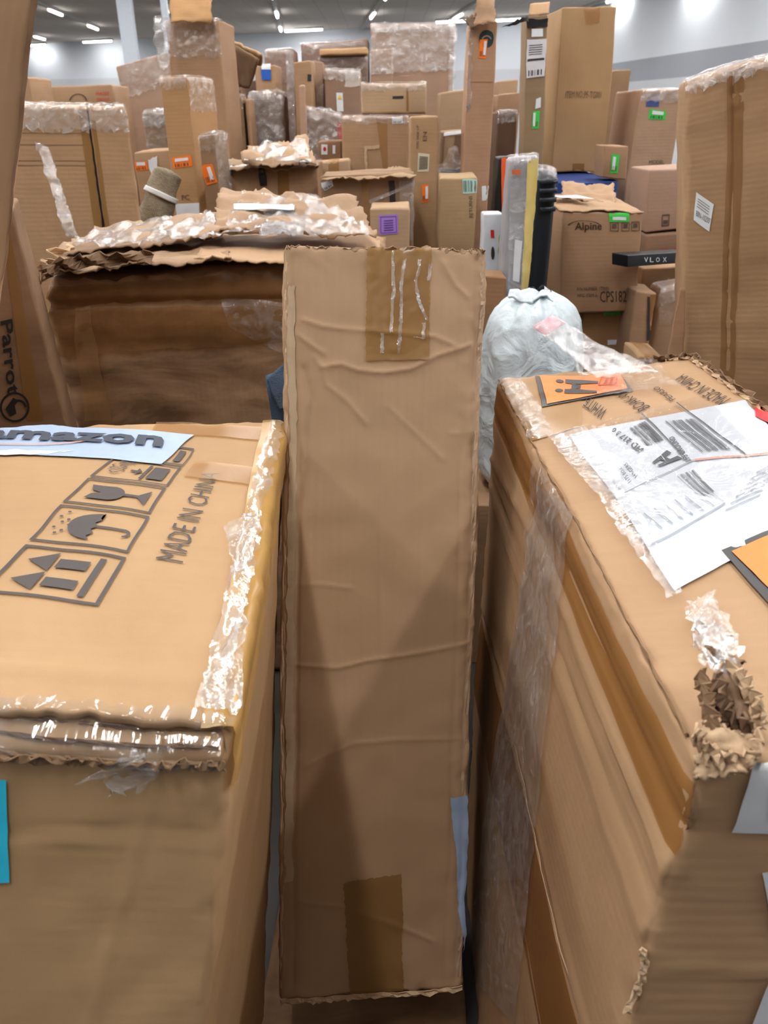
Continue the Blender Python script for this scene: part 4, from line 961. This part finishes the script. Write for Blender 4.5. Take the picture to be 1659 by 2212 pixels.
wrap(b, 'ft', .28, .1, FILMH, amp=.04, n=(40, 30), nsc=14)
b.text('front', [(738, 300), (738, 262), (730, 262), (730, 300)], 'HEAVY', plain((.85, .15, .2), .5), off=.02)
b = carton('small dark carton with red and white label behind the flat tan carton', (686, 306), (736, 304), 4.35, .2, M((.60, .45, .33)), rnd=.008)
s_ = sticker(b, [(694, 334), (707, 334), (707, 312), (694, 312)], WHITE, bars=False); b.shapes('front', [(697, 328), (705, 328), (705, 316), (697, 316)], [circle(.5, .5, .4, .4, 12)], plain((.8, .1, .12), .5), 'red_mark', off=.004, parent=s_)
sticker(b, [(718, 332), (724, 332), (724, 314), (718, 314)], WHITE, bars=False)
b = carton('film-wrapped bundle with shiny top right of the tall left carton', (484, 212), (522, 208), 4.95, .22, M(DK), rnd=.02); wrap(b, 'ft', .06, .1, FILMH, amp=.03); b.patch('front', [(506, 330), (520, 330), (516, 215), (502, 215)], FILMH, 'plastic_wrap', n=(5, 30), off=.008, amp=.02)
b = carton('plain carton edge beside the shiny-topped bundle', (529, 215), (538, 214), 4.97, .2, M(STD), rnd=.006)
b = carton('broad bundle swathed in grey film below the blue tag', (534, 202), (612, 200), 5.3, .25, M((.52, .43, .38)), rnd=.03, eamp=.01)
wrap(b, 'ft', .45, .2, FILMH, amp=.04, n=(40, 40), nsc=12)
b = carton('small carton with a blue hanging tag on the far pile', (550, 142), (595, 140), 5.62, .3, M(STD), rnd=.01)
b.patch('front', [(566, 172), (586, 172), (585, 146), (564, 146)], plain((.12, .35, .72), .5), 'blue_tag', n=(3, 3), off=.01); b.patch('front', [(566, 150), (586, 150), (585, 138), (566, 138)], WHITE, 'white_tag', n=(3, 3), off=.012)
b = carton('dark carton behind the grey-film bundle', (528, 176), (568, 172), 6.3, .3, M((.45, .36, .30)), rnd=.01)
op = empty('open_flap_carton', P(520, 130, 5.2), 'carton flap slanting down beside the white striped sack', 'box')
sheet('cardboard_flap', [P(490, 80, 5.2), P(566, 118, 5.0), P(566, 140, 5.1), P(505, 138, 5.4)], M((.74, .60, .44), 0), op, n=(14, 8), amp=.01, solid=.01)
sheet('cardboard_flap', [P(484, 84, 5.2), P(560, 128, 5.0), P(540, 190, 5.3), P(505, 185, 5.5)], M((.55, .43, .32), 0), op, n=(14, 8), amp=.01, solid=.01)
m_, nt, bb = newmat('striped_cloth'); tc = N(nt, 'ShaderNodeUVMap'); wv = N(nt, 'ShaderNodeTexWave', Scale=14.0, Distortion=2.0); nt.links.new(tc.outputs[0], wv.inputs['Vector'])
r_ = ramp(nt, wv.outputs[0], [(.2, lin((.62, .60, .60))), (.6, lin((.86, .86, .88)))]); nt.links.new(r_.outputs[0], bb.inputs['Base Color'])
ws = empty('white_sack', P(490, 180, 4.9), 'white striped sack hanging beside the tall left carton', 'sack')
sheet('sack_cloth', [P(474, 180, 4.9), P(514, 184, 4.9), P(488, 72, 4.95), P(474, 66, 4.95)], m_, ws, n=(16, 24), amp=.02, nsc=10, solid=.01)
b = carton('carton below the white striped sack', (476, 180), (518, 186), 5.45, .2, M((.66, .52, .42)), rnd=.008)
b.patch('front', [(476, 212), (524, 208), (522, 196), (476, 200)], plain((.10, .12, .15), .5), 'dark_strap', n=(6, 2), off=.004)
# right of centre
b = carton('tan carton with mint green barcode label in the middle distance', (950, 386), (1032, 384), 3.15, .3, M((.71, .59, .44)), rnd=.008, yaw=-3)
s_ = b.patch('front', [(1000, 419), (1030, 418), (1030, 388), (999, 389)], plain((.70, .86, .82), .5), 'mint_label', n=(3, 3), off=.002); b.shapes('front', [(1002, 417), (1028, 416), (1028, 390), (1001, 391)], barcode(0, .05, .45, .95, 8) + barcode(.55, .05, 1, .95, 8, 4), INKS, 'printed_code', off=.0035, parent=s_)
b.text('front', [(1022, 470), (1020, 424), (1013, 424), (1014, 470)], 'RETURNS', INKS)
b = carton('open carton with white rim above the mint-labelled carton', (958, 285), (1014, 281), 4.2, .3, M((.66, .54, .42)), rnd=.008)
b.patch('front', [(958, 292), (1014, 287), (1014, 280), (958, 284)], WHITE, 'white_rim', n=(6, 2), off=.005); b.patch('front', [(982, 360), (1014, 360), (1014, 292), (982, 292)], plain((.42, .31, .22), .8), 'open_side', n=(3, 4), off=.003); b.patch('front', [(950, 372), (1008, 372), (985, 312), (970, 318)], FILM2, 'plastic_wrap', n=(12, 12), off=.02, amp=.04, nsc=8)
b.patch('front', [(948, 382), (1010, 382), (1005, 364), (950, 366)], plain((.20, .25, .32), .6), 'dark_blue_lining', n=(4, 2), off=.01)
b = carton('plain carton with folded triangular flap behind the white-rimmed carton', (952, 200), (1012, 192), 5.2, .35, M((.70, .58, .46)), rnd=.01)
b.crease('front', [(955, 280), (1012, 200)], .01, .01)
tb2 = carton('very tall slender tan carton with orange label and dark round logo', (1014, 50), (1076, 46), 3.55, .14, M((.73, .57, .45)), rnd=.006, eamp=.004)
b = tb2
sheet('torn_flap', [P(1022, 56, 3.5), P(1076, 52, 3.5), P(1068, 4, 3.57), P(1032, -20, 3.57)], M((.70, .56, .44), .2), b.root, n=(10, 10), amp=.012, solid=.004, jit=.006)
sheet('torn_flap', [P(1018, 60, 3.53), P(1034, 58, 3.5), P(1030, 30, 3.53), P(1002, 44, 3.57)], M((.50, .40, .32), .2), b.root, n=(6, 6), amp=.008, solid=.004, jit=.006)
s_ = b.shapes('front', [(1035, 102), (1068, 102), (1068, 64), (1035, 64)], [circle(.5, .5, .5, .5, 24)], plain((.12, .22, .22), .6), 'printed_logo', off=.002)
b.shapes('front', [(1035, 102), (1068, 102), (1068, 64), (1035, 64)], arc(.5, .4, .35, .3, .08, .3, 2.8), plain((.6, .5, .4), .6), 'logo_detail', off=.0032, parent=s_)
sticker(b, [(1034, 125), (1050, 126), (1054, 84), (1037, 84)], ORANGE, [(1044, 118), (1049, 119), (1052, 88), (1046, 88)])
b.patch('front', [(1041, 434), (1055, 433), (1055, 402), (1041, 403)], WHITE, 'paper_label', n=(2, 3)); b.patch('front', [(1014, 178), (1076, 176), (1076, 174), (1014, 176)], TAPE, 'score_line', n=(4, 1))
wrap(b, 'ft', .3, .02, FILM, u0=0, u1=.15, amp=.006)
b = carton('small carton between the slender tall carton and the taped tall carton, behind', (1076, 176), (1120, 172), 5.6, .3, M((.72, .58, .46)), rnd=.008)
b = carton('dark brown carton below the small one, between the tall cartons', (1076, 243), (1118, 240), 4.6, .3, M((.42, .31, .24)), rnd=.008); wrap(b, 'ft', .05, .1, FILM2, amp=.02)
b = carton('carton lying lower behind the slender tall carton', (1076, 205), (1124, 200), 5.2, .25, M((.66, .52, .40)), rnd=.008)
# box with white labels and PF box
bl = carton('blue flat carton under the tallest tan carton', (1206, 394), (1336, 391), 3.85, .95, plain((.13, .25, .50), .5), rnd=.006, body='carton_body')
bl.text('front', [(1258, 405), (1288, 404), (1288, 398), (1258, 399)], 'HOME', WHITE, off=.003)
zt2 = max(bl.surf('top', .5, .2).z, bl.surf('top', .9, .2).z) + .008
b = carton('tallest tan carton on the right printed ITEM NO.', (1178, 36), (1214, 14), 4.3, .30, M((.72, .57, .40), .05), base=zt2, rnd=.005) if False else None
pfc = {}
FL, FRr, SL = P(1216, 15, 4.3), P(1334, 13, 4.3), P(1178, 40, 4.62)
for (k, p) in (((0, 0), FL), ((1, 0), FRr), ((0, 1), SL), ((1, 1), FRr + (SL - FL))):
    pfc[(k[0], k[1], 1)] = Vector((p.x, p.y, FL.z))
    pfc[(k[0], k[1], 0)] = Vector((p.x - .01, p.y, zt2))
pfc[(0, 0, 0)] = P(1190, 388, 4.3); pfc[(0, 0, 0)].z = zt2; pfc[(1, 0, 0)] = P(1302, 388, 4.3); pfc[(1, 0, 0)].z = zt2
pfc[(0, 1, 0)] = pfc[(0, 0, 0)] + (SL - FL) * .8; pfc[(0, 1, 0)].z = zt2; pfc[(1, 1, 0)] = pfc[(1, 0, 0)] + (SL - FL); pfc[(1, 1, 0)].z = zt2
b = Box(pfc, rnd=.006, amp=.004, eamp=.003, bulge=.003, cell=.05)
b.root = empty('cardboard_box', (pfc[(0, 0, 0)] + pfc[(1, 1, 0)]) / 2, 'tall wide tan carton printed ITEM NO., standing on the flat blue carton', 'box')
b.build('carton_body', M((.73, .58, .41), .05, 'X'), b.root)
b.text('front', [(1222, 212), (1297, 213), (1298, 198), (1223, 197)], 'ITEM NO.:PF-TG001', plain((.42, .33, .25), .8))
b.patch('front', [(1268, 52), (1296, 50), (1298, 15), (1264, 15)], TAPEL, 'packing_tape', n=(4, 6), amp=.003, jit=.002); b.patch('front', [(1236, 388), (1262, 388), (1262, 355), (1236, 355)], TAPE, 'packing_tape', n=(3, 4))
b = carton('tall carton with black tape and white papers, left of the tallest tan carton', (1138, 34), (1182, 32), 4.15, .16, M((.60, .50, .38)), rnd=.006, yb=((1128, 420), (1172, 420)))
for k in (0, 1):
    for j in (0, 1): pass
b.patch('front', [(1138, 60), (1182, 58), (1182, 40), (1138, 42)], plain((.10, .10, .12), .4), 'black_tape', n=(6, 3), off=.004, jit=.003)
b.patch('front', [(1148, 80), (1172, 79), (1172, 62), (1148, 63)], WHITE, 'paper_label', n=(3, 3), off=.003)
s_ = b.patch('front', [(1137, 170), (1176, 164), (1180, 84), (1139, 86)], plain((.82, .82, .85), .4), 'shipping_label', n=(6, 12), off=.003, amp=.002)
b.shapes('front', [(1137, 170), (1176, 164), (1180, 84), (1139, 86)], [rect(.05, .44, .95, .5)] + barcode(.1, .05, .9, .2, 12) + [rect(.1, .6 + .06 * k, .8, .62 + .06 * k) for k in range(5)], INK, 'printed_text', off=.005, parent=s_)
sticker(b, [(1148, 279), (1163, 277), (1165, 240), (1150, 242)], GREEN, [(1150, 274), (1155, 273), (1156, 244), (1151, 245)])
b.patch('front', [(1155, 236), (1167, 232), (1168, 210), (1157, 214)], WHITE, 'paper_label', n=(2, 2), off=.003)
sheet('open_flap', [P(1142, 34, 4.15), P(1186, 30, 4.15), P(1188, 4, 4.25), P(1146, 8, 4.25)], M((.72, .57, .42)), b.root, n=(6, 5), amp=.006, solid=.005)
sheet('torn_tape', [P(1082, 60, 4.1), P(1142, 46, 4.1), P(1142, 34, 4.1), P(1120, 42, 4.1)], plain((.12, .11, .11), .5), b.root, n=(10, 4), amp=.012, solid=.003, jit=.004)
# small green labelled carton on blue
b = carton('small tan carton with upright green label beside the tallest carton', (1306, 314), (1358, 316), 3.84, .16, M((.68, .54, .42)), rnd=.006, yb=((1302, 384), (1352, 388)))
sticker(b, [(1318, 374), (1334, 374), (1338, 334), (1321, 333)], GREEN, [(1321, 367), (1327, 367), (1330, 339), (1324, 338)])
b = carton('small plain carton at the wall right of the tallest carton', (1324, 152), (1364, 150), 5.6, .3, M((.60, .47, .35)), rnd=.008)
ao = carton('carton with film-taped top, blue print and green label on the right', (1386, 194), (1482, 192), 4.2, .46, M((.73, .59, .48), .1), yaw=0, skew=-.03, rnd=.01, eamp=.005)
b = ao; wrap(b, 'ft', .05, .05, FILMH, amp=.01); b.patch('front', [(1464, 305), (1478, 304), (1480, 205), (1466, 205)], FILMH, 'plastic_wrap', n=(5, 20), off=.006, amp=.008, jit=.003)
b.text('front', [(1398, 215), (1424, 215), (1425, 203), (1400, 203)], 'ACME', plain((.50, .52, .66), .7)); b.shapes('front', [(1396, 229), (1423, 230), (1424, 217), (1397, 217)], [rect(0, 0, 1, 1)], plain((.26, .32, .55), .6), 'printed_panel')
sticker(b, [(1401, 256), (1437, 259), (1439, 239), (1404, 235)], GREEN, [(1409, 246), (1433, 248), (1434, 241), (1410, 238)])
b.text('front', [(1400, 368), (1434, 368), (1434, 346), (1402, 346)], 'MODEL\nSERIES', INKS)
b = carton('pinkish tan carton with small stamp under the green-labelled film-taped carton', (1400, 368), (1510, 362), 3.42, .25, M((.70, .57, .49), .05), yaw=0, yb=((1394, 500), (1510, 490)), rnd=.008)
b.shapes('front', [(1429, 487), (1445, 486), (1446, 461), (1430, 462)], frame(0, 0, 1, 1, .1) + [rect(.2, .2, .8, .5)], INKS, 'printed_mark')
b = carton('dark brown carton with red print under the pinkish carton', (1396, 508), (1500, 500), 3.40, .32, M((.58, .45, .36)), rnd=.01, base=0); b.text('front', [(1425, 548), (1475, 548), (1475, 535), (1425, 536)], 'RR CO', plain((.70, .22, .18), .6))
sup_z = b.surf('top', .5, .5).z
# Alpine carton and the one beneath
un = carton('tan carton with green and white stickers beneath the Alpine carton', (1262, 676), (1370, 672), 3.0, .36, M((.68, .52, .36), .05), rnd=.008)
sticker(un, [(1305, 681), (1344, 680), (1344, 675), (1305, 675)], GREEN); un.patch('front', [(1312, 745), (1352, 742), (1352, 732), (1312, 734)], WHITE, 'paper_label', n=(3, 2))
cc = un.c
al8 = {}
zb_ = un.surf('top', .5, .1).z + .012
TLa, TRa = P(1216, 458, 2.92), P(1388, 458, 2.95)
BLa, BRa = P(1210, 655, 2.92), P(1376, 663, 2.95)
for k, p in (((0, 0, 1), TLa), ((1, 0, 1), TRa), ((0, 0, 0), BLa), ((1, 0, 0), BRa)): al8[k] = Vector((p.x, p.y, p.z))
for i in (0, 1):
    al8[(i, 0, 0)].z = zb_
    al8[(i, 1, 1)] = al8[(i, 0, 1)] + Vector((-.085, .36, 0)); al8[(i, 1, 0)] = al8[(i, 0, 0)] + Vector((-.085, .36, 0))
al = Box(al8, rnd=.008, amp=.004, eamp=.004, bulge=.004, cell=.04)
al.root = empty('cardboard_box', (al8[(0, 0, 0)] + al8[(1, 1, 0)]) / 2, 'square tan carton printed Alpine with a green sticker, middle right', 'box')
al.build('carton_body', M((.70, .55, .42), .05), al.root)
al.text('front', [(1241, 502), (1298, 500), (1298, 478), (1241, 481)], 'Alpine', plain((.22, .18, .15), .7), bold=.012)
al.shapes('front', [(1228, 495), (1298, 492), (1298, 474), (1228, 476)], arc(.45, .35, .5, .6, .05, .3, 3.0, 16), plain((.25, .2, .16), .7), 'printed_swoosh')
al.text('front', [(1293, 652), (1350, 652), (1350, 628), (1293, 628)], 'CPS182', plain((.25, .2, .17), .7))
al.text('front', [(1244, 642), (1288, 642), (1288, 634), (1244, 634)], 'MFG. ITEM #:', INKS); al.text('front', [(1244, 627), (1312, 627), (1312, 619), (1244, 619)], 'P/N NUMBER: 177055', INKS)
sticker(al, [(1315, 478), (1357, 478), (1357, 456), (1315, 456)], GREEN, [(1322, 474), (1350, 474), (1350, 467), (1322, 467)], bars=False)
for k, x in enumerate((1316, 1340, 1362)): al.shapes('front', [(x, 498), (x + 18, 498), (x + 18, 478), (x, 478)], frame(0, 0, 1, 1, .08) + [rect(.25, .35, .75, .8)], INKS, 'printed_symbol')
sheet('lid_flap', [al.surf('top', 0, 0, .01), al.surf('top', 1.0, 0, .01), al.surf('top', .98, .95, .05), al.surf('top', .02, .95, .02)], M((.74, .60, .46)), al.root, n=(20, 14), amp=.008, nsc=8, solid=.004, jit=.003)
al.patch('top', [(.12, .25), (.5, .2), (.5, .55), (.15, .6)], WHITE, 'paper_label', uv=True, n=(5, 5), off=.035)
tc8 = empty('crumpled_cardboard', P(1270, 425, 3.2), 'torn crumpled carton flap lying on top of the Alpine carton', 'cardboard')
sheet('torn_sheet', [P(1215, 428, 3.15), P(1330, 442, 3.05), P(1328, 398, 3.3), P(1212, 392, 3.3)], M((.74, .60, .47), .2), tc8, n=(24, 16), amp=.016, nsc=10, solid=.004, jit=.005)
# small cartons lower right
b = carton('open carton with torn rim lower right below the black strip box', (1390, 582), (1500, 574), 3.08, .26, M((.70, .55, .41)), rnd=.008)
b = carton('narrow taped carton lower right beside the Alpine stack', (1374, 628), (1420, 632), 2.85, .15, M((.68, .54, .42), .2), rnd=.008, eamp=.004); b.patch('front', [(1396, 735), (1404, 735), (1404, 640), (1399, 640)], plain((.2, .19, .2), .5), 'dark_strip', n=(2, 10), off=.003); b.patch('front', [(1404, 735), (1416, 735), (1418, 636), (1405, 636)], TAPE, 'packing_tape', n=(2, 10))
b = carton('rounded film-covered carton lower right by the tall right-hand carton', (1424, 624), (1486, 612), 2.92, .12, M((.68, .55, .44), .2), rnd=.02, eamp=.006); wrap(b, 'ft', .06, .08, FILMH, amp=.012); b.patch('front', [(1424, 700), (1480, 700), (1480, 630), (1424, 640)], FILM, 'plastic_wrap', n=(12, 12), off=.005, amp=.01)
b = carton('small pale-topped carton lowest in the right aisle', (1380, 770), (1436, 772), 2.2, .16, M((.74, .60, .45), .05), rnd=.006); topseam(b, TAPEL, .04)
lf = empty('cardboard_flap', P(1460, 700, 2.12), 'upright torn cardboard flap leaning on the tall right-hand carton', 'cardboard')
sheet('leaning_panel', [P(1437, 790, 2.1), P(1475, 790, 2.1), P(1480, 622, 2.15), P(1470, 622, 2.15)], M((.66, .50, .37)), lf, n=(8, 20), amp=.006, solid=.006)
# black strip box
vb8 = hexa((1356, 551), (1500, 543), 2.90, .07, yb=((1356, 577), (1500, 566)), yaw=36)
vb = Box(vb8, rnd=.003, amp=.0008, eamp=0, bulge=0, cell=.05)
vb.root = empty('black_retail_box', (vb8[(0, 0, 0)] + vb8[(1, 1, 0)]) / 2, 'long flat black box with small white letters sticking out right', 'box')
vb.build('box_body', plain((.09, .10, .12), .45), vb.root)
for x, c_ in ((1391, 'V'), (1403, 'L'), (1416, 'O'), (1431, 'X')): vb.text('front', [(x, 566), (x + 8, 565.5), (x + 8, 555.5), (x, 556)], c_, WHITE, off=.002)
# tall right carton
rt8 = {(0, 0, 1): P(1482, 172, 2.2), (1, 0, 1): P(1780, 88, 2.0), (0, 0, 0): P(1472, 800, 2.16), (1, 0, 0): P(1790, 870, 1.96)}
for k in (0, 1):
    t_, b_ = rt8[(k, 0, 1)], rt8[(k, 0, 0)]; rt8[(k, 0, 0)] = t_ + (b_ - t_) * (t_.z / (t_.z - b_.z))
for i in (0, 1):
    for k in (0, 1): rt8[(i, 1, k)] = rt8[(i, 0, k)] + Vector((.12, .42, 0))
b = Box(rt8, rnd=.02, amp=.004, eamp=.006, bulge=.004, cell=.02)
b.root = empty('cardboard_box', (rt8[(0, 0, 0)] + rt8[(1, 1, 0)]) / 2, 'big tall tan carton on the right edge with vertical tape seam and tilted white label', 'box')
for y0, y1, h in ((262, 250, .006), (345, 333, .004), (535, 547, .004), (620, 640, -.004), (690, 700, .004), (740, 765, .004), (215, 195, -.01), (228, 208, .008)):
    b.crease('front', [(1484, y0), (1560, (y0 + y1) / 2 - 3), (1600, (y0 + y1) / 2 + 4), (1700, y1)], .005, h)
b.crease('front', [(1586, 150), (1572, 800)], .003, -.010)
b.build('carton_body', card((.72, .57, .42), .1, .35, 'Y', flute=.5), b.root)
b.patch('front', [(1552, 860), (1584, 870), (1606, 145), (1572, 155)], tape_mat((.60, .46, .32), .6), 'packing_tape', n=(10, 60), off=.002)
s_ = b.patch('front', [(1499, 474), (1533, 498), (1541, 439), (1504, 413)], plain((.86, .88, .90), .5), 'address_label', n=(4, 5), off=.003, label='tilted white label')
b.text('front', [(1504, 464), (1532, 480), (1535, 468), (1505, 452)], 'BIN-10200', INKS, parent=s_, off=.005)
b.shapes('front', [(1499, 474), (1533, 498), (1541, 439), (1504, 413)], [rect(.12, .55 + .09 * k, .8, .57 + .09 * k) for k in range(4)], INKS, 'printed_text', parent=s_, off=.005)
wrap(b, 'ft', .03, .08, FILMH, amp=.012, n=(60, 10))

# ---- centre right odds and ends
bk_ = carton('dark hard plastic case standing upright left of the Alpine carton', (1160, 368), (1206, 372), 2.74, .13, plain((.10, .13, .16), .45), name='plastic_case', cat='case', body='case_body', rnd=.02, eamp=0, amp=.001)
for k in range(4): bk_.patch('front', [(1166, 398 + 20 * k), (1206, 396 + 20 * k), (1206, 386 + 20 * k), (1166, 388 + 20 * k)], plain((.14, .17, .21), .4), 'moulded_rib', n=(4, 2), off=.008, solid=.008)
bk_.patch('ft', [(.1, .98), (.9, .98), (.9, 1.25), (.1, 1.25)], FILM2, 'plastic_wrap', uv=True, n=(10, 8), off=.01, amp=.012)
yb_ = carton('long upright parcel of grey film with yellow side strip', (1098, 342), (1166, 338), 2.6, .08, plain((.62, .62, .64), .4, .4, 20), name='wrapped_parcel', cat='parcel', body='parcel_body', rnd=.012, eamp=.004, cell=.03)
yb_.patch('front', [(1124, 640), (1142, 648), (1164, 345), (1138, 345)], plain((.88, .80, .50), .5, .3, 20), 'yellow_strip', n=(4, 40), off=.003, amp=.002)
yb_.patch('front', [(1096, 630), (1126, 640), (1138, 345), (1100, 350)], FILMH, 'plastic_wrap', n=(10, 50), off=.004, amp=.008)
yb_.patch('front', [(1106, 604), (1120, 608), (1126, 520), (1110, 516)], WHITE, 'paper_label', n=(3, 6), off=.008)
yb_.shapes('front', [(1104, 376), (1122, 376), (1123, 366), (1104, 366)], [rect(0, 0, 1, 1)], plain((.82, .42, .25), .5), 'orange_mark', off=.012)
wrap(yb_, 'ft', .015, .07, FILMH, amp=.01)
ob = carton('thin black carton with orange side behind the yellow-striped parcel', (1076, 342), (1104, 340), 3.22, .12, plain((.08, .08, .09), .5), rnd=.005)
ob.patch('front', [(1084, 480), (1092, 480), (1094, 342), (1083, 342)], plain((.88, .36, .16), .5), 'orange_panel', n=(2, 8), off=.003)
wb = carton('white carton with red and green print beside the yellow-striped parcel', (1046, 462), (1088, 462), 2.92, .1, plain((.80, .82, .86), .5), rnd=.006)
wb.shapes('front', [(1060, 512), (1068, 512), (1067, 496), (1059, 496)], [rect(0, 0, 1, 1)], plain((.80, .12, .12), .5), 'red_print'); wb.shapes('front', [(1075, 560), (1086, 560), (1087, 500), (1076, 500)], [circle(.5, .3, .5, .25, 14), circle(.5, .72, .4, .2, 12)], plain((.62, .74, .18), .5), 'green_print'); wb.shapes('front', [(1060, 560), (1068, 560), (1068, 530), (1060, 530)], [circle(.5, .5, .5, .5, 12)], INK, 'dark_print')
b = carton('small tan carton half hidden between the centre carton and white bag', (1040, 596), (1094, 598), 2.5, .12, M((.62, .46, .32)), rnd=.006)

# ---- white plastic bag
bag = empty('plastic_bag', P(1160, 700, 2.15) * 1, 'bulging knotted white plastic sack behind the right carton', 'bag')
bagc = P(1163, 640, 2.15); topz = P(1163, 632, 2.15).z
vs, fs, uvs = [], [], []; nb, mb = 96, 80; Rm = .148; BZ = .58
bag.location = Vector((bagc.x, 2.15, BZ))
bs = Box({(i, j, k): Vector((bagc.x + (-.2, .17)[i], (2.0, 2.38)[j], (0, BZ)[k])) for i in (0, 1) for j in (0, 1) for k in (0, 1)}, rnd=.006, bulge=0, amp=.001)
bs.root = empty('cardboard_box', Vector((bagc.x, 2.19, 0)), 'low dark carton in the shadows beneath the white plastic sack', 'box')
bs.build('carton_body', M(DK), bs.root)
for j in range(mb + 1):
    t = j / mb
    z = BZ + (topz - BZ) * (1 - t)
    prof = [(0, .25), (.03, .52), (.07, .72), (.13, .87), (.22, .97), (.35, 1.04), (.6, 1.08), (.9, 1.0), (1, .7)]
    for (t0, r0), (t1, r1) in zip(prof[:-1], prof[1:]):
        if t0 <= t <= t1: pr_ = r0 + (r1 - r0) * (t - t0) / (t1 - t0)
    for i in range(nb):
        th = 2 * math.pi * i / nb
        c = Vector((math.cos(th), math.sin(th), z * 2))
        gather = max(0, 1 - t * 7)
        nz = noise.noise(Vector((math.cos(th) * 2.2, math.sin(th) * 2.2, z * 5))) * .09 + abs(noise.noise(Vector((math.cos(th) * 5, math.sin(th) * 5, z * 9 + 4)))) * -.10 + .10 * gather * math.sin(th * 13 + 2 * math.sin(th))
        r = Rm * pr_ * (1 + nz)
        vs.append(Vector((bagc.x + r * math.cos(th), 2.17 + r * math.sin(th), z + .014 * noise.noise(c * 3))))
for j in range(mb):
    for i in range(nb):
        k = j * nb + i; k2 = j * nb + (i + 1) % nb; fs.append((k, k + nb, k2 + nb, k2)); uvs.append([(i / nb, j / mb)] * 4)
for v in vs: v.z = max(v.z, BZ + .004)
m_, nt, bb = newmat('white_bag_plastic'); bb.inputs['Base Color'].default_value = (*lin((.82, .88, .92)), 1); bb.inputs['Roughness'].default_value = .38
tc = N(nt, 'ShaderNodeTexCoord'); n_ = N(nt, 'ShaderNodeTexNoise', Scale=9.0, Detail=6.0, Distortion=1.2); nt.links.new(tc.outputs['Object'], n_.inputs['Vector'])
bp = N(nt, 'ShaderNodeBump', Strength=.9, Distance=.02); nt.links.new(n_.outputs[0], bp.inputs['Height']); nt.links.new(bp.outputs[0], bb.inputs['Normal'])
mesh('bag_body', vs, fs, m_, bag, uvs)
sheet('tied_ear', [P(1100, 640, 2.12), P(1150, 655, 2.10), P(1165, 632, 2.14), P(1104, 622, 2.14)], m_, bag, n=(14, 10), amp=.02, nsc=20, solid=.006)
sheet('tied_ear', [P(1150, 650, 2.10), P(1200, 650, 2.12), P(1190, 634, 2.18), P(1140, 634, 2.18)], m_, bag, n=(14, 10), amp=.02, nsc=20, solid=.004)
